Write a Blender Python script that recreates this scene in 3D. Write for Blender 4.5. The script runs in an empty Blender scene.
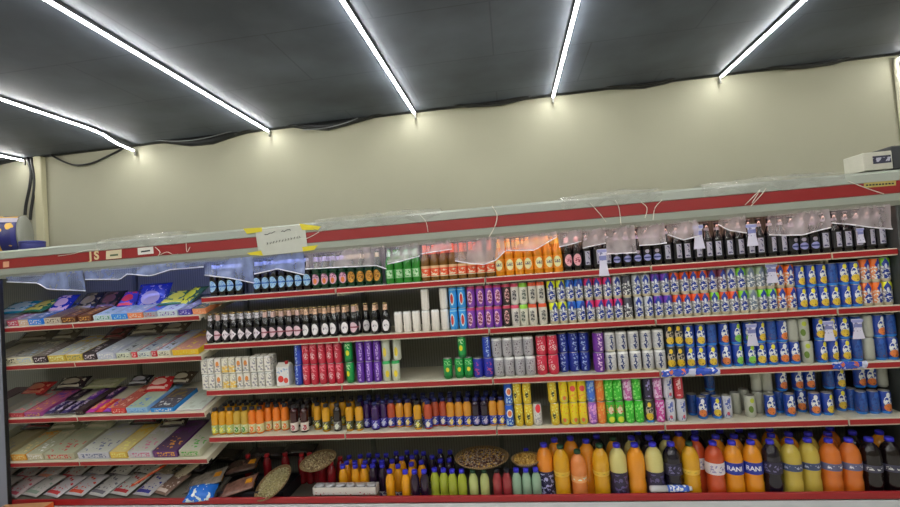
import bpy, math, random
from mathutils import Vector, Matrix
random.seed(7)
R = math.radians
C = bpy.context.scene.collection
sc = bpy.context.scene
# ------------------------------------------------------------------ camera
CX, CY = 450.0, 253.5
v1 = Vector((-3065 - CX, 530 - CY)); v2 = Vector((510 - CX, 264 - CY))
F = math.sqrt(-(v1.dot(v2)))
ay = Vector((v2.x, -v2.y, -F)).normalized()
ax = -Vector((v1.x, -v1.y, -F)).normalized()
az = ax.cross(ay)
M = Matrix((ax, ay, az))
CAM = Vector((0, -2.85, 1.65))
cd = bpy.data.cameras.new('camera'); cam = bpy.data.objects.new('camera', cd); C.objects.link(cam)
cd.sensor_width = 36; cd.lens = F / 900 * 36; cd.clip_start = .05
cam.matrix_world = Matrix.Translation(CAM) @ M.to_4x4()
sc.camera = cam
def ray(px, py): return M @ Vector((px - CX, -(py - CY), -F))
def at(px, py, Y=0.0):
    d = ray(px, py); return CAM + d * ((Y - CAM.y) / d.y)
def atz(px, py, z):
    d = ray(px, py); return CAM + d * ((z - CAM.z) / d.z)
def proj(p):
    q = M.transposed() @ (Vector(p) - CAM); return CX + F * q.x / -q.z, CY - F * q.y / -q.z
def xat(px, Y, z):
    lo, hi = -8.0, 8.0
    for _ in range(40):
        m = (lo + hi) / 2
        if proj((m, Y, z))[0] < px: lo = m
        else: hi = m
    return lo
# ------------------------------------------------------------------ colours, materials
def lin(c):
    if isinstance(c, str): c = [int(c[i:i + 2], 16) / 255 for i in (0, 2, 4)]
    return tuple((x / 12.92 if x <= .04045 else ((x + .055) / 1.055) ** 2.4) for x in c) + (1,)
def tone(c, g=1.22):
    c = lin(c); return tuple(min(.86, x * g) for x in c[:3]) + (1,)
_m = {}
def mat(name, col, rough=.5, metal=0, noise=0, nscale=20, spec=.5, coat=0, bump=0, emit=None, es=0, alpha=1, trans=0):
    if name in _m: return _m[name]
    m = bpy.data.materials.new(name); m.use_nodes = True; nt = m.node_tree; b = nt.nodes['Principled BSDF']
    c = lin(col)
    b.inputs['Base Color'].default_value = c; b.inputs['Roughness'].default_value = rough; b.inputs['Metallic'].default_value = metal
    b.inputs['Specular IOR Level'].default_value = spec; b.inputs['Coat Weight'].default_value = coat
    b.inputs['Transmission Weight'].default_value = trans; b.inputs['Alpha'].default_value = alpha
    if emit: b.inputs['Emission Color'].default_value = lin(emit); b.inputs['Emission Strength'].default_value = es
    if noise or bump:
        tc = nt.nodes.new('ShaderNodeTexCoord'); n = nt.nodes.new('ShaderNodeTexNoise')
        n.inputs['Scale'].default_value = nscale; n.inputs['Detail'].default_value = 4
        nt.links.new(tc.outputs['Object'], n.inputs['Vector'])
        if noise:
            r = nt.nodes.new('ShaderNodeValToRGB')
            r.color_ramp.elements[0].position = .3; r.color_ramp.elements[1].position = .7
            r.color_ramp.elements[0].color = tuple(x * (1 - noise) for x in c[:3]) + (1,)
            r.color_ramp.elements[1].color = tuple(min(1, x * (1 + noise)) for x in c[:3]) + (1,)
            nt.links.new(n.outputs['Fac'], r.inputs['Fac']); nt.links.new(r.outputs['Color'], b.inputs['Base Color'])
        if bump:
            bp = nt.nodes.new('ShaderNodeBump'); bp.inputs['Strength'].default_value = bump; bp.inputs['Distance'].default_value = .01
            nt.links.new(n.outputs['Fac'], bp.inputs['Height']); nt.links.new(bp.outputs['Normal'], b.inputs['Normal'])
    _m[name] = m; return m
def pmat(name, base, layers, rough=.35, metal=0, coat=.2, axes='xz'):
    """printed surface: layers drawn in the part's own metres.
    ('band',z0,z1,col) ('oval',cx,cz,rx,rz,col) ('diamond',..) ('rect',x0,x1,z0,z1,col) ('scrib',x0,x1,z0,z1,col,scale[,thr]) ('stripes',pitch,frac,col)"""
    if name in _m: return _m[name]
    m = bpy.data.materials.new(name); m.use_nodes = True; nt = m.node_tree; b = nt.nodes['Principled BSDF']
    b.inputs['Roughness'].default_value = rough; b.inputs['Metallic'].default_value = metal; b.inputs['Coat Weight'].default_value = coat
    N, L = nt.nodes, nt.links
    tc = N.new('ShaderNodeTexCoord'); sp = N.new('ShaderNodeSeparateXYZ'); L.new(tc.outputs['Object'], sp.inputs[0])
    u = sp.outputs[axes[0].upper()]; v = sp.outputs[axes[1].upper()]
    def mt(op, a, bb=None):
        n = N.new('ShaderNodeMath'); n.operation = op
        for i, q in enumerate((a, bb)):
            if q is None: continue
            if isinstance(q, (int, float)): n.inputs[i].default_value = q
            else: L.new(q, n.inputs[i])
        return n.outputs[0]
    def rng(s, a, bb): return mt('MULTIPLY', mt('GREATER_THAN', s, a), mt('LESS_THAN', s, bb))
    rgb = N.new('ShaderNodeRGB'); rgb.outputs[0].default_value = tone(base); cur = rgb.outputs[0]
    for l in layers:
        k = l[0]
        if k == 'band': f = rng(v, l[1], l[2]); col = l[3]
        elif k in ('oval', 'diamond', 'ring'):
            a = mt('DIVIDE', mt('SUBTRACT', u, l[1]), l[3]); c = mt('DIVIDE', mt('SUBTRACT', v, l[2]), l[4])
            if k == 'diamond': s = mt('ADD', mt('ABSOLUTE', a), mt('ABSOLUTE', c))
            else: s = mt('ADD', mt('MULTIPLY', a, a), mt('MULTIPLY', c, c))
            f = mt('LESS_THAN', s, 1.0) if k != 'ring' else rng(s, .6, 1.0)
            col = l[5]
        elif k == 'rect': f = mt('MULTIPLY', rng(u, l[1], l[2]), rng(v, l[3], l[4])); col = l[5]
        elif k == 'scrib':
            f = mt('MULTIPLY', rng(u, l[1], l[2]), rng(v, l[3], l[4])); n = N.new('ShaderNodeTexNoise')
            n.inputs['Scale'].default_value = l[6]; n.inputs['Detail'].default_value = 2
            L.new(tc.outputs['Object'], n.inputs['Vector'])
            f = mt('MULTIPLY', f, mt('GREATER_THAN', n.outputs['Fac'], l[7] if len(l) > 7 else .5)); col = l[5]
        elif k == 'stripes': f = mt('LESS_THAN', mt('FRACT', mt('DIVIDE', mt('ADD', u, 50.0), l[1])), l[2]); col = l[3]
        mx = N.new('ShaderNodeMix'); mx.data_type = 'RGBA'; L.new(f, mx.inputs['Factor']); L.new(cur, mx.inputs['A']); mx.inputs['B'].default_value = tone(col)
        cur = mx.outputs['Result']
    L.new(cur, b.inputs['Base Color']); _m[name] = m; return m
def sheet_mat(name, col, op, rough=.25):
    m = bpy.data.materials.new(name); m.use_nodes = True; nt = m.node_tree; b = nt.nodes['Principled BSDF']
    b.inputs['Base Color'].default_value = lin(col); b.inputs['Roughness'].default_value = rough
    tc = nt.nodes.new('ShaderNodeTexCoord'); n = nt.nodes.new('ShaderNodeTexNoise'); n.inputs['Scale'].default_value = 9; n.inputs['Detail'].default_value = 5
    mp = nt.nodes.new('ShaderNodeMapping'); mp.inputs['Scale'].default_value = (.8, 1, .5); mp.inputs['Rotation'].default_value = (0, .5, 0)
    nt.links.new(tc.outputs['Object'], mp.inputs[0]); nt.links.new(mp.outputs[0], n.inputs['Vector'])
    r = nt.nodes.new('ShaderNodeMapRange'); r.inputs['From Min'].default_value = .35; r.inputs['From Max'].default_value = .7
    r.inputs['To Min'].default_value = op * .45; r.inputs['To Max'].default_value = min(1, op * 1.7)
    nt.links.new(n.outputs['Fac'], r.inputs['Value']); nt.links.new(r.outputs[0], b.inputs['Alpha'])
    bp = nt.nodes.new('ShaderNodeBump'); bp.inputs['Strength'].default_value = .35; nt.links.new(n.outputs['Fac'], bp.inputs['Height']); nt.links.new(bp.outputs['Normal'], b.inputs['Normal'])
    return m
# ------------------------------------------------------------------ mesh helpers
class MB:
    def __init__(s): s.v = []; s.f = []; s.sm = []
    def add(s, vs, fs, smooth=False):
        o = len(s.v); s.v += [tuple(p) for p in vs]; s.f += [tuple(o + i for i in f) for f in fs]; s.sm += [smooth] * len(fs); return s
    def box(s, x0, x1, y0, y1, z0, z1, c=0):
        if c:
            pts = []
            for z, i in ((z0, c), (z0 + c, 0), (z1 - c, 0), (z1, c)):
                for (a, b) in ((x0 + i + c, y0 + i), (x1 - i - c, y0 + i), (x1 - i, y0 + i + c), (x1 - i, y1 - i - c), (x1 - i - c, y1 - i), (x0 + i + c, y1 - i), (x0 + i, y1 - i - c), (x0 + i, y0 + i + c)): pts.append((a, b, z))
            fs = [tuple(reversed(range(8))), tuple(range(24, 32))]
            for k in range(3):
                for j in range(8): fs.append((k * 8 + j, k * 8 + (j + 1) % 8, k * 8 + 8 + (j + 1) % 8, k * 8 + 8 + j))
            return s.add(pts, fs)
        p = [(x0, y0, z0), (x1, y0, z0), (x1, y1, z0), (x0, y1, z0), (x0, y0, z1), (x1, y0, z1), (x1, y1, z1), (x0, y1, z1)]
        return s.add(p, [(3, 2, 1, 0), (4, 5, 6, 7), (0, 1, 5, 4), (1, 2, 6, 5), (2, 3, 7, 6), (3, 0, 4, 7)])
    def lathe(s, prof, n=20, cap=(1, 1)):
        vs = [(r * math.cos(2 * math.pi * j / n), r * math.sin(2 * math.pi * j / n), z) for r, z in prof for j in range(n)]
        fs = [(k * n + j, k * n + (j + 1) % n, (k + 1) * n + (j + 1) % n, (k + 1) * n + j) for k in range(len(prof) - 1) for j in range(n)]
        s.add(vs, fs, True)
        o = len(s.v) - len(vs)
        if cap[0]: s.f.append(tuple(o + j for j in reversed(range(n)))); s.sm.append(False)
        if cap[1]: s.f.append(tuple(o + (len(prof) - 1) * n + j for j in range(n))); s.sm.append(False)
        return s
    def tube(s, pts, r, n=6):
        pts = [Vector(p) for p in pts]; vs = []
        for i, p in enumerate(pts):
            t = (pts[min(i + 1, len(pts) - 1)] - pts[max(i - 1, 0)]).normalized()
            a = t.cross(Vector((0, 0, 1)) if abs(t.z) < .9 else Vector((1, 0, 0))).normalized(); b = t.cross(a)
            vs += [p + (a * math.cos(2 * math.pi * j / n) + b * math.sin(2 * math.pi * j / n)) * r for j in range(n)]
        fs = [(k * n + j, k * n + (j + 1) % n, (k + 1) * n + (j + 1) % n, (k + 1) * n + j) for k in range(len(pts) - 1) for j in range(n)]
        s.add(vs, fs, True); o = len(s.v) - len(vs)
        s.f += [tuple(o + j for j in reversed(range(n))), tuple(o + len(vs) - n + j for j in range(n))]; s.sm += [False] * 2
        return s
    def mesh(s, name, m):
        me = bpy.data.meshes.new(name); me.from_pydata(s.v, [], s.f); me.polygons.foreach_set('use_smooth', s.sm)
        me.materials.append(m); me.update(); return me
    def build(s, name, m, parent=None, loc=None, kind=None):
        o = bpy.data.objects.new(name, s.mesh(name, m)); C.objects.link(o)
        if parent: o.parent = parent
        if loc: o.location = loc
        if kind: o['kind'] = kind
        return o
def ob(name, me, parent=None, loc=None):
    o = bpy.data.objects.new(name, me); C.objects.link(o)
    if parent: o.parent = parent
    if loc: o.location = loc
    return o
def thing(name, loc, label=None, cat=None, group=None, rot=(0, 0, 0)):
    o = bpy.data.objects.new(name, None); C.objects.link(o); o.location = loc; o.rotation_euler = rot; o.empty_display_size = .05
    tag(o, label, cat, group); return o
def tag(o, label=None, cat=None, group=None):
    if label: o['label'] = label
    if cat: o['category'] = cat
    if group: o['group'] = group
    return o
def text_mesh(s, size, off=0):
    cu = bpy.data.curves.new('t', 'FONT'); cu.body = s; cu.size = size; cu.extrude = .0006; cu.offset = size * off; cu.align_x = 'CENTER'; cu.align_y = 'CENTER'
    o = bpy.data.objects.new('t', cu); C.objects.link(o); dg = bpy.context.evaluated_depsgraph_get(); dg.update()
    me = bpy.data.meshes.new_from_object(o.evaluated_get(dg)); bpy.data.objects.remove(o); return me
# ------------------------------------------------------------------ the room
YW, ZC = .85, 2.965
XL, XR, YB = -7.0, 5.6, -6.0
wallm = mat('wall_paint', 'aaa894', .75, noise=.035, nscale=1.5, spec=.25)
def struct(name, mb, m): return mb.build(name, m, kind='structure')
struct('floor', MB().box(XL, XR, YB, YW + .1, -.1, 0), mat('floor_tile', 'e2dfd4', .4, noise=.05, nscale=4))
struct('wall_back', MB().box(XL, XR, YW, YW + .1, 0, ZC + .1), wallm)
struct('wall_left', MB().box(XL - .1, XL, YB, YW + .1, 0, ZC + .1), wallm)
struct('wall_right', MB().box(XR, XR + .1, YB, YW + .1, 0, ZC + .1), wallm)
struct('wall_front', MB().box(XL, XR, YB - .1, YB, 0, ZC + .1), wallm)
# ceiling: black painted boards with faint seams
cm = bpy.data.materials.new('ceiling_black'); cm.use_nodes = True; nt = cm.node_tree; b = nt.nodes['Principled BSDF']; N, L = nt.nodes, nt.links
tc = N.new('ShaderNodeTexCoord'); n1 = N.new('ShaderNodeTexNoise'); n1.inputs['Scale'].default_value = 1.6; n1.inputs['Detail'].default_value = 6
L.new(tc.outputs['Object'], n1.inputs['Vector'])
rp = N.new('ShaderNodeValToRGB'); rp.color_ramp.elements[0].position = .3; rp.color_ramp.elements[1].position = .75
rp.color_ramp.elements[0].color = lin('434952'); rp.color_ramp.elements[1].color = lin('656c79'); L.new(n1.outputs['Fac'], rp.inputs['Fac'])
br = N.new('ShaderNodeTexBrick'); br.inputs['Scale'].default_value = 1; br.inputs['Brick Width'].default_value = 1.2; br.inputs['Row Height'].default_value = .6
br.inputs['Mortar Size'].default_value = .006; br.inputs['Mortar Smooth'].default_value = .6; br.inputs['Color1'].default_value = br.inputs['Color2'].default_value = (1, 1, 1, 1); br.inputs['Mortar'].default_value = (.55, .55, .55, 1)
L.new(tc.outputs['Object'], br.inputs['Vector'])
mx = N.new('ShaderNodeMix'); mx.data_type = 'RGBA'; mx.blend_type = 'MULTIPLY'; mx.inputs['Factor'].default_value = .6; L.new(rp.outputs['Color'], mx.inputs['A']); L.new(br.outputs['Color'], mx.inputs['B'])
L.new(mx.outputs['Result'], b.inputs['Base Color']); b.inputs['Roughness'].default_value = .55; b.inputs['Specular IOR Level'].default_value = .3
struct('ceiling', MB().box(XL, XR, YB, YW + .1, ZC, ZC + .1), cm)
# wavy black edging where the ceiling meets the wall
edge = [(-30, 172), (0, 164), (28, 158), (80, 152), (135, 143), (165, 143), (190, 146), (212, 144), (235, 136), (262, 128), (285, 126), (305, 129), (328, 130), (350, 124), (378, 116), (408, 108), (440, 105), (468, 107), (500, 105), (530, 98), (552, 92), (580, 88), (610, 89), (645, 88), (668, 83), (692, 75), (716, 73), (745, 68), (775, 69), (805, 68), (835, 64), (860, 55), (885, 48), (910, 41), (960, 36)]
black = mat('black_fabric', '1b1d20', .45, noise=.3, nscale=8, bump=.5)
P = [at(x, y, .83) for x, y in edge]
pts = []
for i in range(len(P) - 1):
    for k in range(5):
        t = k / 5; pts.append(P[i].lerp(P[i + 1], t * t * (3 - 2 * t) * .5 + t * .5))
pts.append(P[-1])
vs = []
for p in pts:
    z = min(p.z, ZC - .005); vs += [(p.x, .80, ZC), (p.x, .812, z + .01), (p.x, .825, z), (p.x, .849, z), (p.x, .849, ZC)]
fs = []
for i in range(len(pts) - 1):
    for j in range(5): fs.append((i * 5 + j, i * 5 + (j + 1) % 5, i * 5 + 5 + (j + 1) % 5, i * 5 + 5 + j))
mb = MB(); mb.add(vs, fs, True); struct('trim_1', mb, black)
def cable(pxs, Y, r, m, name, label, cat, sub=6):
    q = [at(a, b_, Y) for a, b_ in pxs]; pp = []
    for i in range(len(q) - 1):
        p0, p1, p2, p3 = q[max(i - 1, 0)], q[i], q[i + 1], q[min(i + 2, len(q) - 1)]
        for k in range(sub):
            t = k / sub
            pp.append(.5 * ((2 * p1) + (p2 - p0) * t + (2 * p0 - 5 * p1 + 4 * p2 - p3) * t * t + (3 * p1 - p0 - 3 * p2 + p3) * t ** 3))
    pp.append(q[-1]); o = MB().tube(pp, r).build(name, m); tag(o, label, cat); return o
cabm = mat('cable_black', '222222', .4)
cable([(x, y - 1.5) for x, y in edge[8:20]], .79, .009, cabm, 'cable', 'black cable sagging along the ceiling edge left of centre', 'cable')
cable([(x, y - 3) for x, y in edge[18:27]], .785, .008, cabm, 'cable', 'black cable following the wavy ceiling edge at the middle', 'cable')
cable([(x, y - 2) for x, y in edge[25:34]], .79, .009, cabm, 'cable', 'black cable along the ceiling edge at the right', 'cable')
cable([(48, 153), (60, 160), (75, 165), (92, 163), (110, 155), (128, 146), (138, 143)], .82, .009, cabm, 'cable', 'dark cable drooping in a loop on the wall at upper left', 'cable')
cable([(27, 157), (31, 170), (30, 185), (26, 205), (25, 215)], .80, .013, cabm, 'cable', 'thick black cable dropping beside the drum, left one', 'cable')
cable([(31, 158), (34, 175), (34, 190), (31, 210), (30, 220)], .80, .012, cabm, 'cable', 'thick black cable dropping beside the drum, right one', 'cable')
wc = mat('cable_white', 'd8d5c4', .5)
cable([(36, 160), (39, 190), (39, 220), (38, 242)], .82, .006, wc, 'cable', 'thin white cable running down the wall at far left', 'cable')
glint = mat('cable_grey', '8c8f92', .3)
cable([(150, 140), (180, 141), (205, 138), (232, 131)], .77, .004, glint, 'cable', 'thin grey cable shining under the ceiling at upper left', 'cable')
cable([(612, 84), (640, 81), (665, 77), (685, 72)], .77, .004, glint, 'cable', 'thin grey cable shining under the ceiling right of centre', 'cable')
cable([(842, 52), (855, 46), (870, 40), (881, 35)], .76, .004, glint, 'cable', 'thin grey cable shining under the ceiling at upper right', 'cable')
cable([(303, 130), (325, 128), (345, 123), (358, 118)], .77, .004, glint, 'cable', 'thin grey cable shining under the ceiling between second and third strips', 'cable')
# conduits
a0, a1 = at(38, 160, YW).x, at(46, 160, YW).x
struct('trim_2', MB().box(a0, a1, YW - .05, YW, 1.6, ZC, .006), mat('conduit', 'bcb798', .6))
for px in (893, 899):
    x = at(px, 60, YW).x
    o = MB().tube([(x, YW - .02, 1.7), (x, YW - .02, 2.93)], .016, 8).build('conduit_pipe', mat('conduit_light', 'c6c3ad', .5))
    tag(o, 'pale vertical conduit pipe on the wall at far right, ' + ('left one' if px == 893 else 'right one'), 'pipe')
# ------------------------------------------------------------------ led strips
ledm = mat('led_diffuser', 'ffffff', .5, emit='fbfaf4', es=77)
alum = mat('led_channel', '77777a', .4, metal=.6)
ords = ['first', 'second', 'third', 'fourth', 'fifth', 'sixth', 'seventh']
for i, (xa, xb) in enumerate([(-4.42, -4.39), (-3.137, -3.25), (-1.75, -1.965), (-.69, -.68), (.44, .44), (1.57, 1.687), (2.95, 2.9)]):
    t = thing('led_strip', (xb, YW - .03, ZC), f'white glowing LED strip on the black ceiling, {ords[i]} from the left', 'ceiling light', 'LED strips across the black ceiling')
    if i == 1:
        path = [(xa, -5.5), (xa, -.36), (-3.15, .28), (-3.17, .42), (-3.22, .6), (-3.25, .8)]; zz = [-.02, -.02, -.02, -.025, -.045, -.05]
    elif i == 6: path = [(xa + .05, -5.5), (xa + .02, .4), (xa, .66), (xb, .80)]; zz = [-.02, -.02, -.025, -.04]
    else: path = [(xa, -5.5), (xb, .80)]; zz = [-.02, -.02]
    g = MB(); h = MB()
    for k in range(len(path) - 1):
        (x0, y0), (x1, y1) = path[k], path[k + 1]
        for q, w, za, zb in ((g, .007, -.008, .0), (h, .010, .0, .018)):
            q.add([(x0 - w - xb, y0 - YW + .03, zz[k] + za), (x0 + w - xb, y0 - YW + .03, zz[k] + za), (x1 + w - xb, y1 - YW + .03, zz[k + 1] + za), (x1 - w - xb, y1 - YW + .03, zz[k + 1] + za),
                   (x0 - w - xb, y0 - YW + .03, zz[k] + zb), (x0 + w - xb, y0 - YW + .03, zz[k] + zb), (x1 + w - xb, y1 - YW + .03, zz[k + 1] + zb), (x1 - w - xb, y1 - YW + .03, zz[k + 1] + zb)],
                  [(3, 2, 1, 0), (4, 5, 6, 7), (0, 1, 5, 4), (1, 2, 6, 5), (2, 3, 7, 6), (3, 0, 4, 7)])
    g.build('diffuser', ledm, t); h.build('channel', alum, t)
    dz = zz[-1]
    MB().box(-.006, .006, -.006, .006, dz - .045, dz + .0).build('end_plug', mat('plug', '55534e', .5), t)
# ------------------------------------------------------------------ the refrigerated display case
SZ = {1: 1.562, 2: 1.247, 3: .938, 4: .628}     # rail centres
LZ = {1: 1.448, 2: 1.177, 3: .798, 4: .490}
BX = [-2.085, -1.132, -.160, .826, 1.806, 2.148]
LX = [-4.02, -3.07, -2.10]
XE0, XE1 = -3.66, 2.17
XF = -4.7
grey = mat('case_grey_paint', '969b91', .45, noise=.04, nscale=5)
whitep = mat('shelf_white_paint', 'd6d0bd', .45)
redp = mat('red_plastic', 'a31f25', .35)
redh = mat('header_red', '92282a', .3, coat=.3)
inner = pmat('back_panel_grey', '83837a', [('stripes', .02, .25, '6c6d66')], .6, coat=0)
case = thing('display_refrigerator', (0, 0, 0), 'long open grey and red refrigerated display case against the beige wall', 'refrigerator')
MB().box(XF, XE1, .56, .62, .1, 1.9).build('back_panel', inner, case)
MB().box(XF, XE1, -.015, .62, .02, .12).box(XF, XE1, -.02, .01, .0, .203).build('base', mat('base_white', 'd3d5dc', .4), case)
MB().box(XE0 - .22, XE0 + .035, -.035, -.012, .03, 1.83, .004).build('front_post', mat('end_blue_grey', '85899a', .4), case)
MB().box(XE0 + .035, XE0 + .041, -.035, -.012, .03, 1.83).build('post_gasket', mat('gasket', '1c1d20', .5), case)
MB().box(XF, XF + .03, -.03, .62, .12, 1.86, .006).build('end_panel', mat('end_blue_grey', '85899a', .4), case)
MB().box(XE1 - .03, XE1 + .01, -.03, .62, .12, 1.86, .006).build('end_panel', mat('end_dark', '3c4040', .4), case)
MB().box(XF, XE1, .0, .55, .12, .165).build('deck_floor', mat('deck_grey', '6c6960', .5), case)
MB().box(XF, XE1, -.012, .004, .203, .243, .003).build('bumper_rail', redp, case)
MB().box(XF, XE1, -.018, -.010, .19, .203).build('rail_trim', whitep, case)
# canopy
can = MB(); prof = [(-.06, 1.952), (-.052, 1.998), (-.02, 2.014), (.1, 2.025), (.60, 2.025), (.60, 1.86), (.06, 1.86), (.0, 1.815), (-.035, 1.815), (-.06, 1.84), (-.06, 1.879), (-.05, 1.881), (-.05, 1.95)]
n = len(prof); vs = [(x, y, z) for x in (XF - .01, XE1 + .26) for y, z in prof]
can.add(vs, [(j, (j + 1) % n, n + (j + 1) % n, n + j) for j in range(n)] + [tuple(reversed(range(n))), tuple(range(n, 2 * n))])
can.build('canopy', grey, case)
MB().box(XF, XE1 + .25, -.056, -.049, 1.882, 1.949).build('header_panel', redh, case)
# canopy lamp tubes: blue on the left, pinkish on the right
for nm, x0, x1, col, es in (('blue', -3.6, -1.35, '8494ff', 17), ('white', -1.3, -.2, 'dcd2ff', 12), ('pink', -.1, 2.1, 'ffc4b4', 15)):
    o = MB().tube([(x0, .03, 1.834), (x1, .03, 1.834)], .008).build('canopy_lamp', mat('lamp_' + nm, 'ffffff', .5, emit=col, es=es), case); o['label'] = nm + ' tube lamp'
def shelf(x0, x1, z, label, tilt=0, depth=.43):
    t = thing('shelf', ((x0 + x1) / 2, 0, z), label, 'shelf', 'white shelves with red price rails', rot=(R(tilt), 0, 0)); w = (x1 - x0) / 2 - .003
    MB().box(-w, w, .004, depth, -.012, .014).build('shelf_board', whitep, t)
    r_ = MB().box(-w, w, -.006, .004, -.023, .0175, .002).build('price_rail', whitep, t)
    MB().box(-w + .003, w - .003, -.010, -.005, -.015, .0115).build('red_strip', redp, r_)
    for s in (-1, 1): MB().box(s * (w - .012) - .004, s * (w - .012) + .004, .06, depth + .12, -.04, -.012).build('bracket', whitep, t)
bayn = ['first', 'second', 'third', 'fourth', 'rightmost']; shn = {1: 'top', 2: 'second', 3: 'third', 4: 'lowest'}
for k, z in SZ.items():
    for i in range(5): shelf(BX[i], BX[i + 1], z, f'white shelf with red price rail, {shn[k]} level, {bayn[i]} drinks bay from the left' if i < 4 else f'white shelf with red price rail, {shn[k]} level, rightmost narrow drinks bay')
TILT = 15
for k, z in LZ.items():
    for i in range(2): shelf(LX[i], LX[i + 1], z, f'tilted white shelf under confectionery, {shn[k]} level, {["far left bay", "second bay from the left"][i]}', TILT)
for i in range(2):
    t = thing('shelf', ((LX[i] + LX[i + 1]) / 2, .02, .225), f'tilted bottom shelf under white packets, {["far left bay", "second bay from the left"][i]}', 'shelf', 'white shelves with red price rails', rot=(R(13), 0, 0))
    w = (LX[i + 1] - LX[i]) / 2 - .003
    MB().box(-w, w, .0, .42 - .16 * i, -.012, .010).build('shelf_board', mat('deck_grey', '6c6960', .5), t)
# upright posts behind the shelves
for i, x in enumerate(LX[1:] + BX[1:5]):
    MB().box(x - .015, x + .015, .535, .56, .14, 1.85).build('upright', mat('upright_grey', '6a6c68', .5), case)
# ------------------------------------------------------------------ registry for labels
REG = []
def ordn(i):
    o = ['first', 'second', 'third', 'fourth', 'fifth', 'sixth', 'seventh', 'eighth', 'ninth', 'tenth', 'eleventh', 'twelfth', 'thirteenth', 'fourteenth', 'fifteenth', 'sixteenth', 'seventeenth', 'eighteenth', 'nineteenth', 'twentieth']
    if i < 20: return o[i]
    if i < 29: return 'twenty-' + o[i - 20]
    return ['thirtieth', 'thirty-first', 'thirty-second', 'thirty-third', 'thirty-fourth'][i - 29]
def reg(o, phrase, row, cat, x, grp): REG.append((o, phrase, row, cat, x, grp))
# ------------------------------------------------------------------ product kinds
MC = {}
lidm = mat('can_lid', 'c4c4c4', .3, metal=.8)
def can_meshes(shape, mname, m):
    r, h = dict(slim=(.0262, .134), std=(.0325, .120), mid=(.029, .128))[shape]
    k = (shape, mname)
    if k not in MC:
        body = MB().lathe([(r * .78, 0), (r * .8, .002), (r, .009), (r, h - .012), (r * .86, h - .003)], 18, (1, 0)).mesh('can_body', m)
        if ('lid', shape) not in MC: MC[('lid', shape)] = MB().lathe([(r * .86, h - .003), (r * .88, h), (r * .80, h), (r * .77, h - .004), (.0005, h - .0035)], 18, (0, 1)).mesh('can_lid', lidm)
        MC[k] = (body, MC[('lid', shape)])
    return MC[k], r, h
DEF = {}
def D(code, shape, phrase, base, layers, **kw): DEF[code] = (shape, phrase, pmat('print_' + code, base, layers, **kw))
H = .134
D('Wp', 'slim', 'plain white slim can', 'd9d4cf', [('band', .118, .14, 'e6e2dc'), ('stripes', .02, .06, 'bdb8b4')])
D('Bl', 'slim', 'light blue slim can with red emblem', '2d8fd8', [('oval', 0, .06, .013, .04, 'c8d4e8'), ('oval', 0, .06, .009, .03, 'c2332f'), ('band', .115, .12, '8fc4ec')])
D('Pu', 'slim', 'purple slim can with pink oval', '7a3aa8', [('oval', 0, .06, .016, .042, 'e3b4c8'), ('scrib', -.012, .012, .03, .09, '7d2550', 110, .47), ('band', .113, .14, 'b23a6c')])
D('Bk', 'slim', 'black slim can with pink oval', '2d2526', [('oval', 0, .06, .015, .042, 'e2a9a8'), ('scrib', -.012, .012, .03, .09, '46202a', 110, .47), ('band', .113, .14, 'c43a58')])
D('Wr', 'slim', 'white slim can with pink top', 'c9c4c0', [('oval', 0, .055, .014, .036, 'a9a4a4'), ('scrib', -.012, .012, .03, .09, '3c3c44', 110, .5), ('band', .11, .14, 'd0486a')])
D('Wg', 'slim', 'white slim can with green top', 'cbc9bd', [('oval', 0, .055, .014, .036, 'a9aaa0'), ('scrib', -.012, .012, .03, .09, '44504a', 110, .5), ('band', .105, .14, '8ccb3e')])
D('Wo', 'slim', 'white slim can with red top', 'c6c1b8', [('oval', 0, .055, .014, .036, 'a6a39c'), ('scrib', -.012, .012, .03, .09, '3c3c44', 110, .5), ('band', .108, .14, 'd9542f')])
def X(code, ph, top, body='9496a0', fig='223a96'):
    D(code, 'slim', ph, body, [('band', .088, .14, top), ('rect', -.0262, -.006, .088, .14, top), ('diamond', .0, .098, .018, .036, fig), ('diamond', 0, .04, .021, .044, fig), ('oval', 0, .085, .006, .016, 'cdd2e6'), ('scrib', -.03, .03, .01, .088, 'dadbe4', 90, .55), ('band', 0, .016, 'bdb196')], metal=.15)
X('Xy', 'silver figure slim can with yellow top', 'd4dc2e'); X('Xb', 'silver slim can with blue top and blue figure', '2e6fd0')
X('Xm', 'silver figure slim can with magenta top', 'cf2f6e'); X('Xw', 'silver slim can with plain top and blue figure', 'b4b6bf')
X('Xk', 'dark grey slim can with faint figure', '3c3b46', '5d5c66', '464656'); X('Xp', 'silver figure slim can with purple top', '6a35ac')
X('Xo', 'silver figure slim can with orange red top', 'e2572d'); X('Xq', 'orange slim can with blue figure', 'ea6a25', 'd8926a')
X('Xg', 'silver figure slim can with lime top', '84cf35'); X('Xd', 'maroon slim can with blue figure', '74324a', '8d7c88')
X('Xs', 'greyish silver slim can with green rim', '8fa187', '8a9199', '6b7890')
def CT(code, shape, ph, base='1f3f9c', f1='e4cf3d', f2='d8dbe0', f3='f0b93a'):
    D(code, shape, ph, base, [('oval', .0, .066, .021, .036, f2), ('scrib', -.022, .022, .045, .105, base, 70, .52), ('oval', 0, .036, .021, .021, f3), ('oval', .001, .106, .010, .014, f1), ('scrib', -.03, .03, .02, .05, '7a3b28', 120, .62), ('band', 0, .014, '2c7fd6')])
CT('Cy', 'mid', 'blue can with yellow cartoon fruit'); CT('Co', 'mid', 'blue can with orange cartoon fruit', f3='ea7a3c', f1='d8dbe0'); CT('Cg', 'mid', 'blue can with green cartoon fruit', f3='7cc24a', f1='b8e23c')
CT('Ck', 'slim', 'black and yellow can with fruit print', '2c3038', 'f0b72a', 'b6a89a', 'f0b72a')
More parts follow.
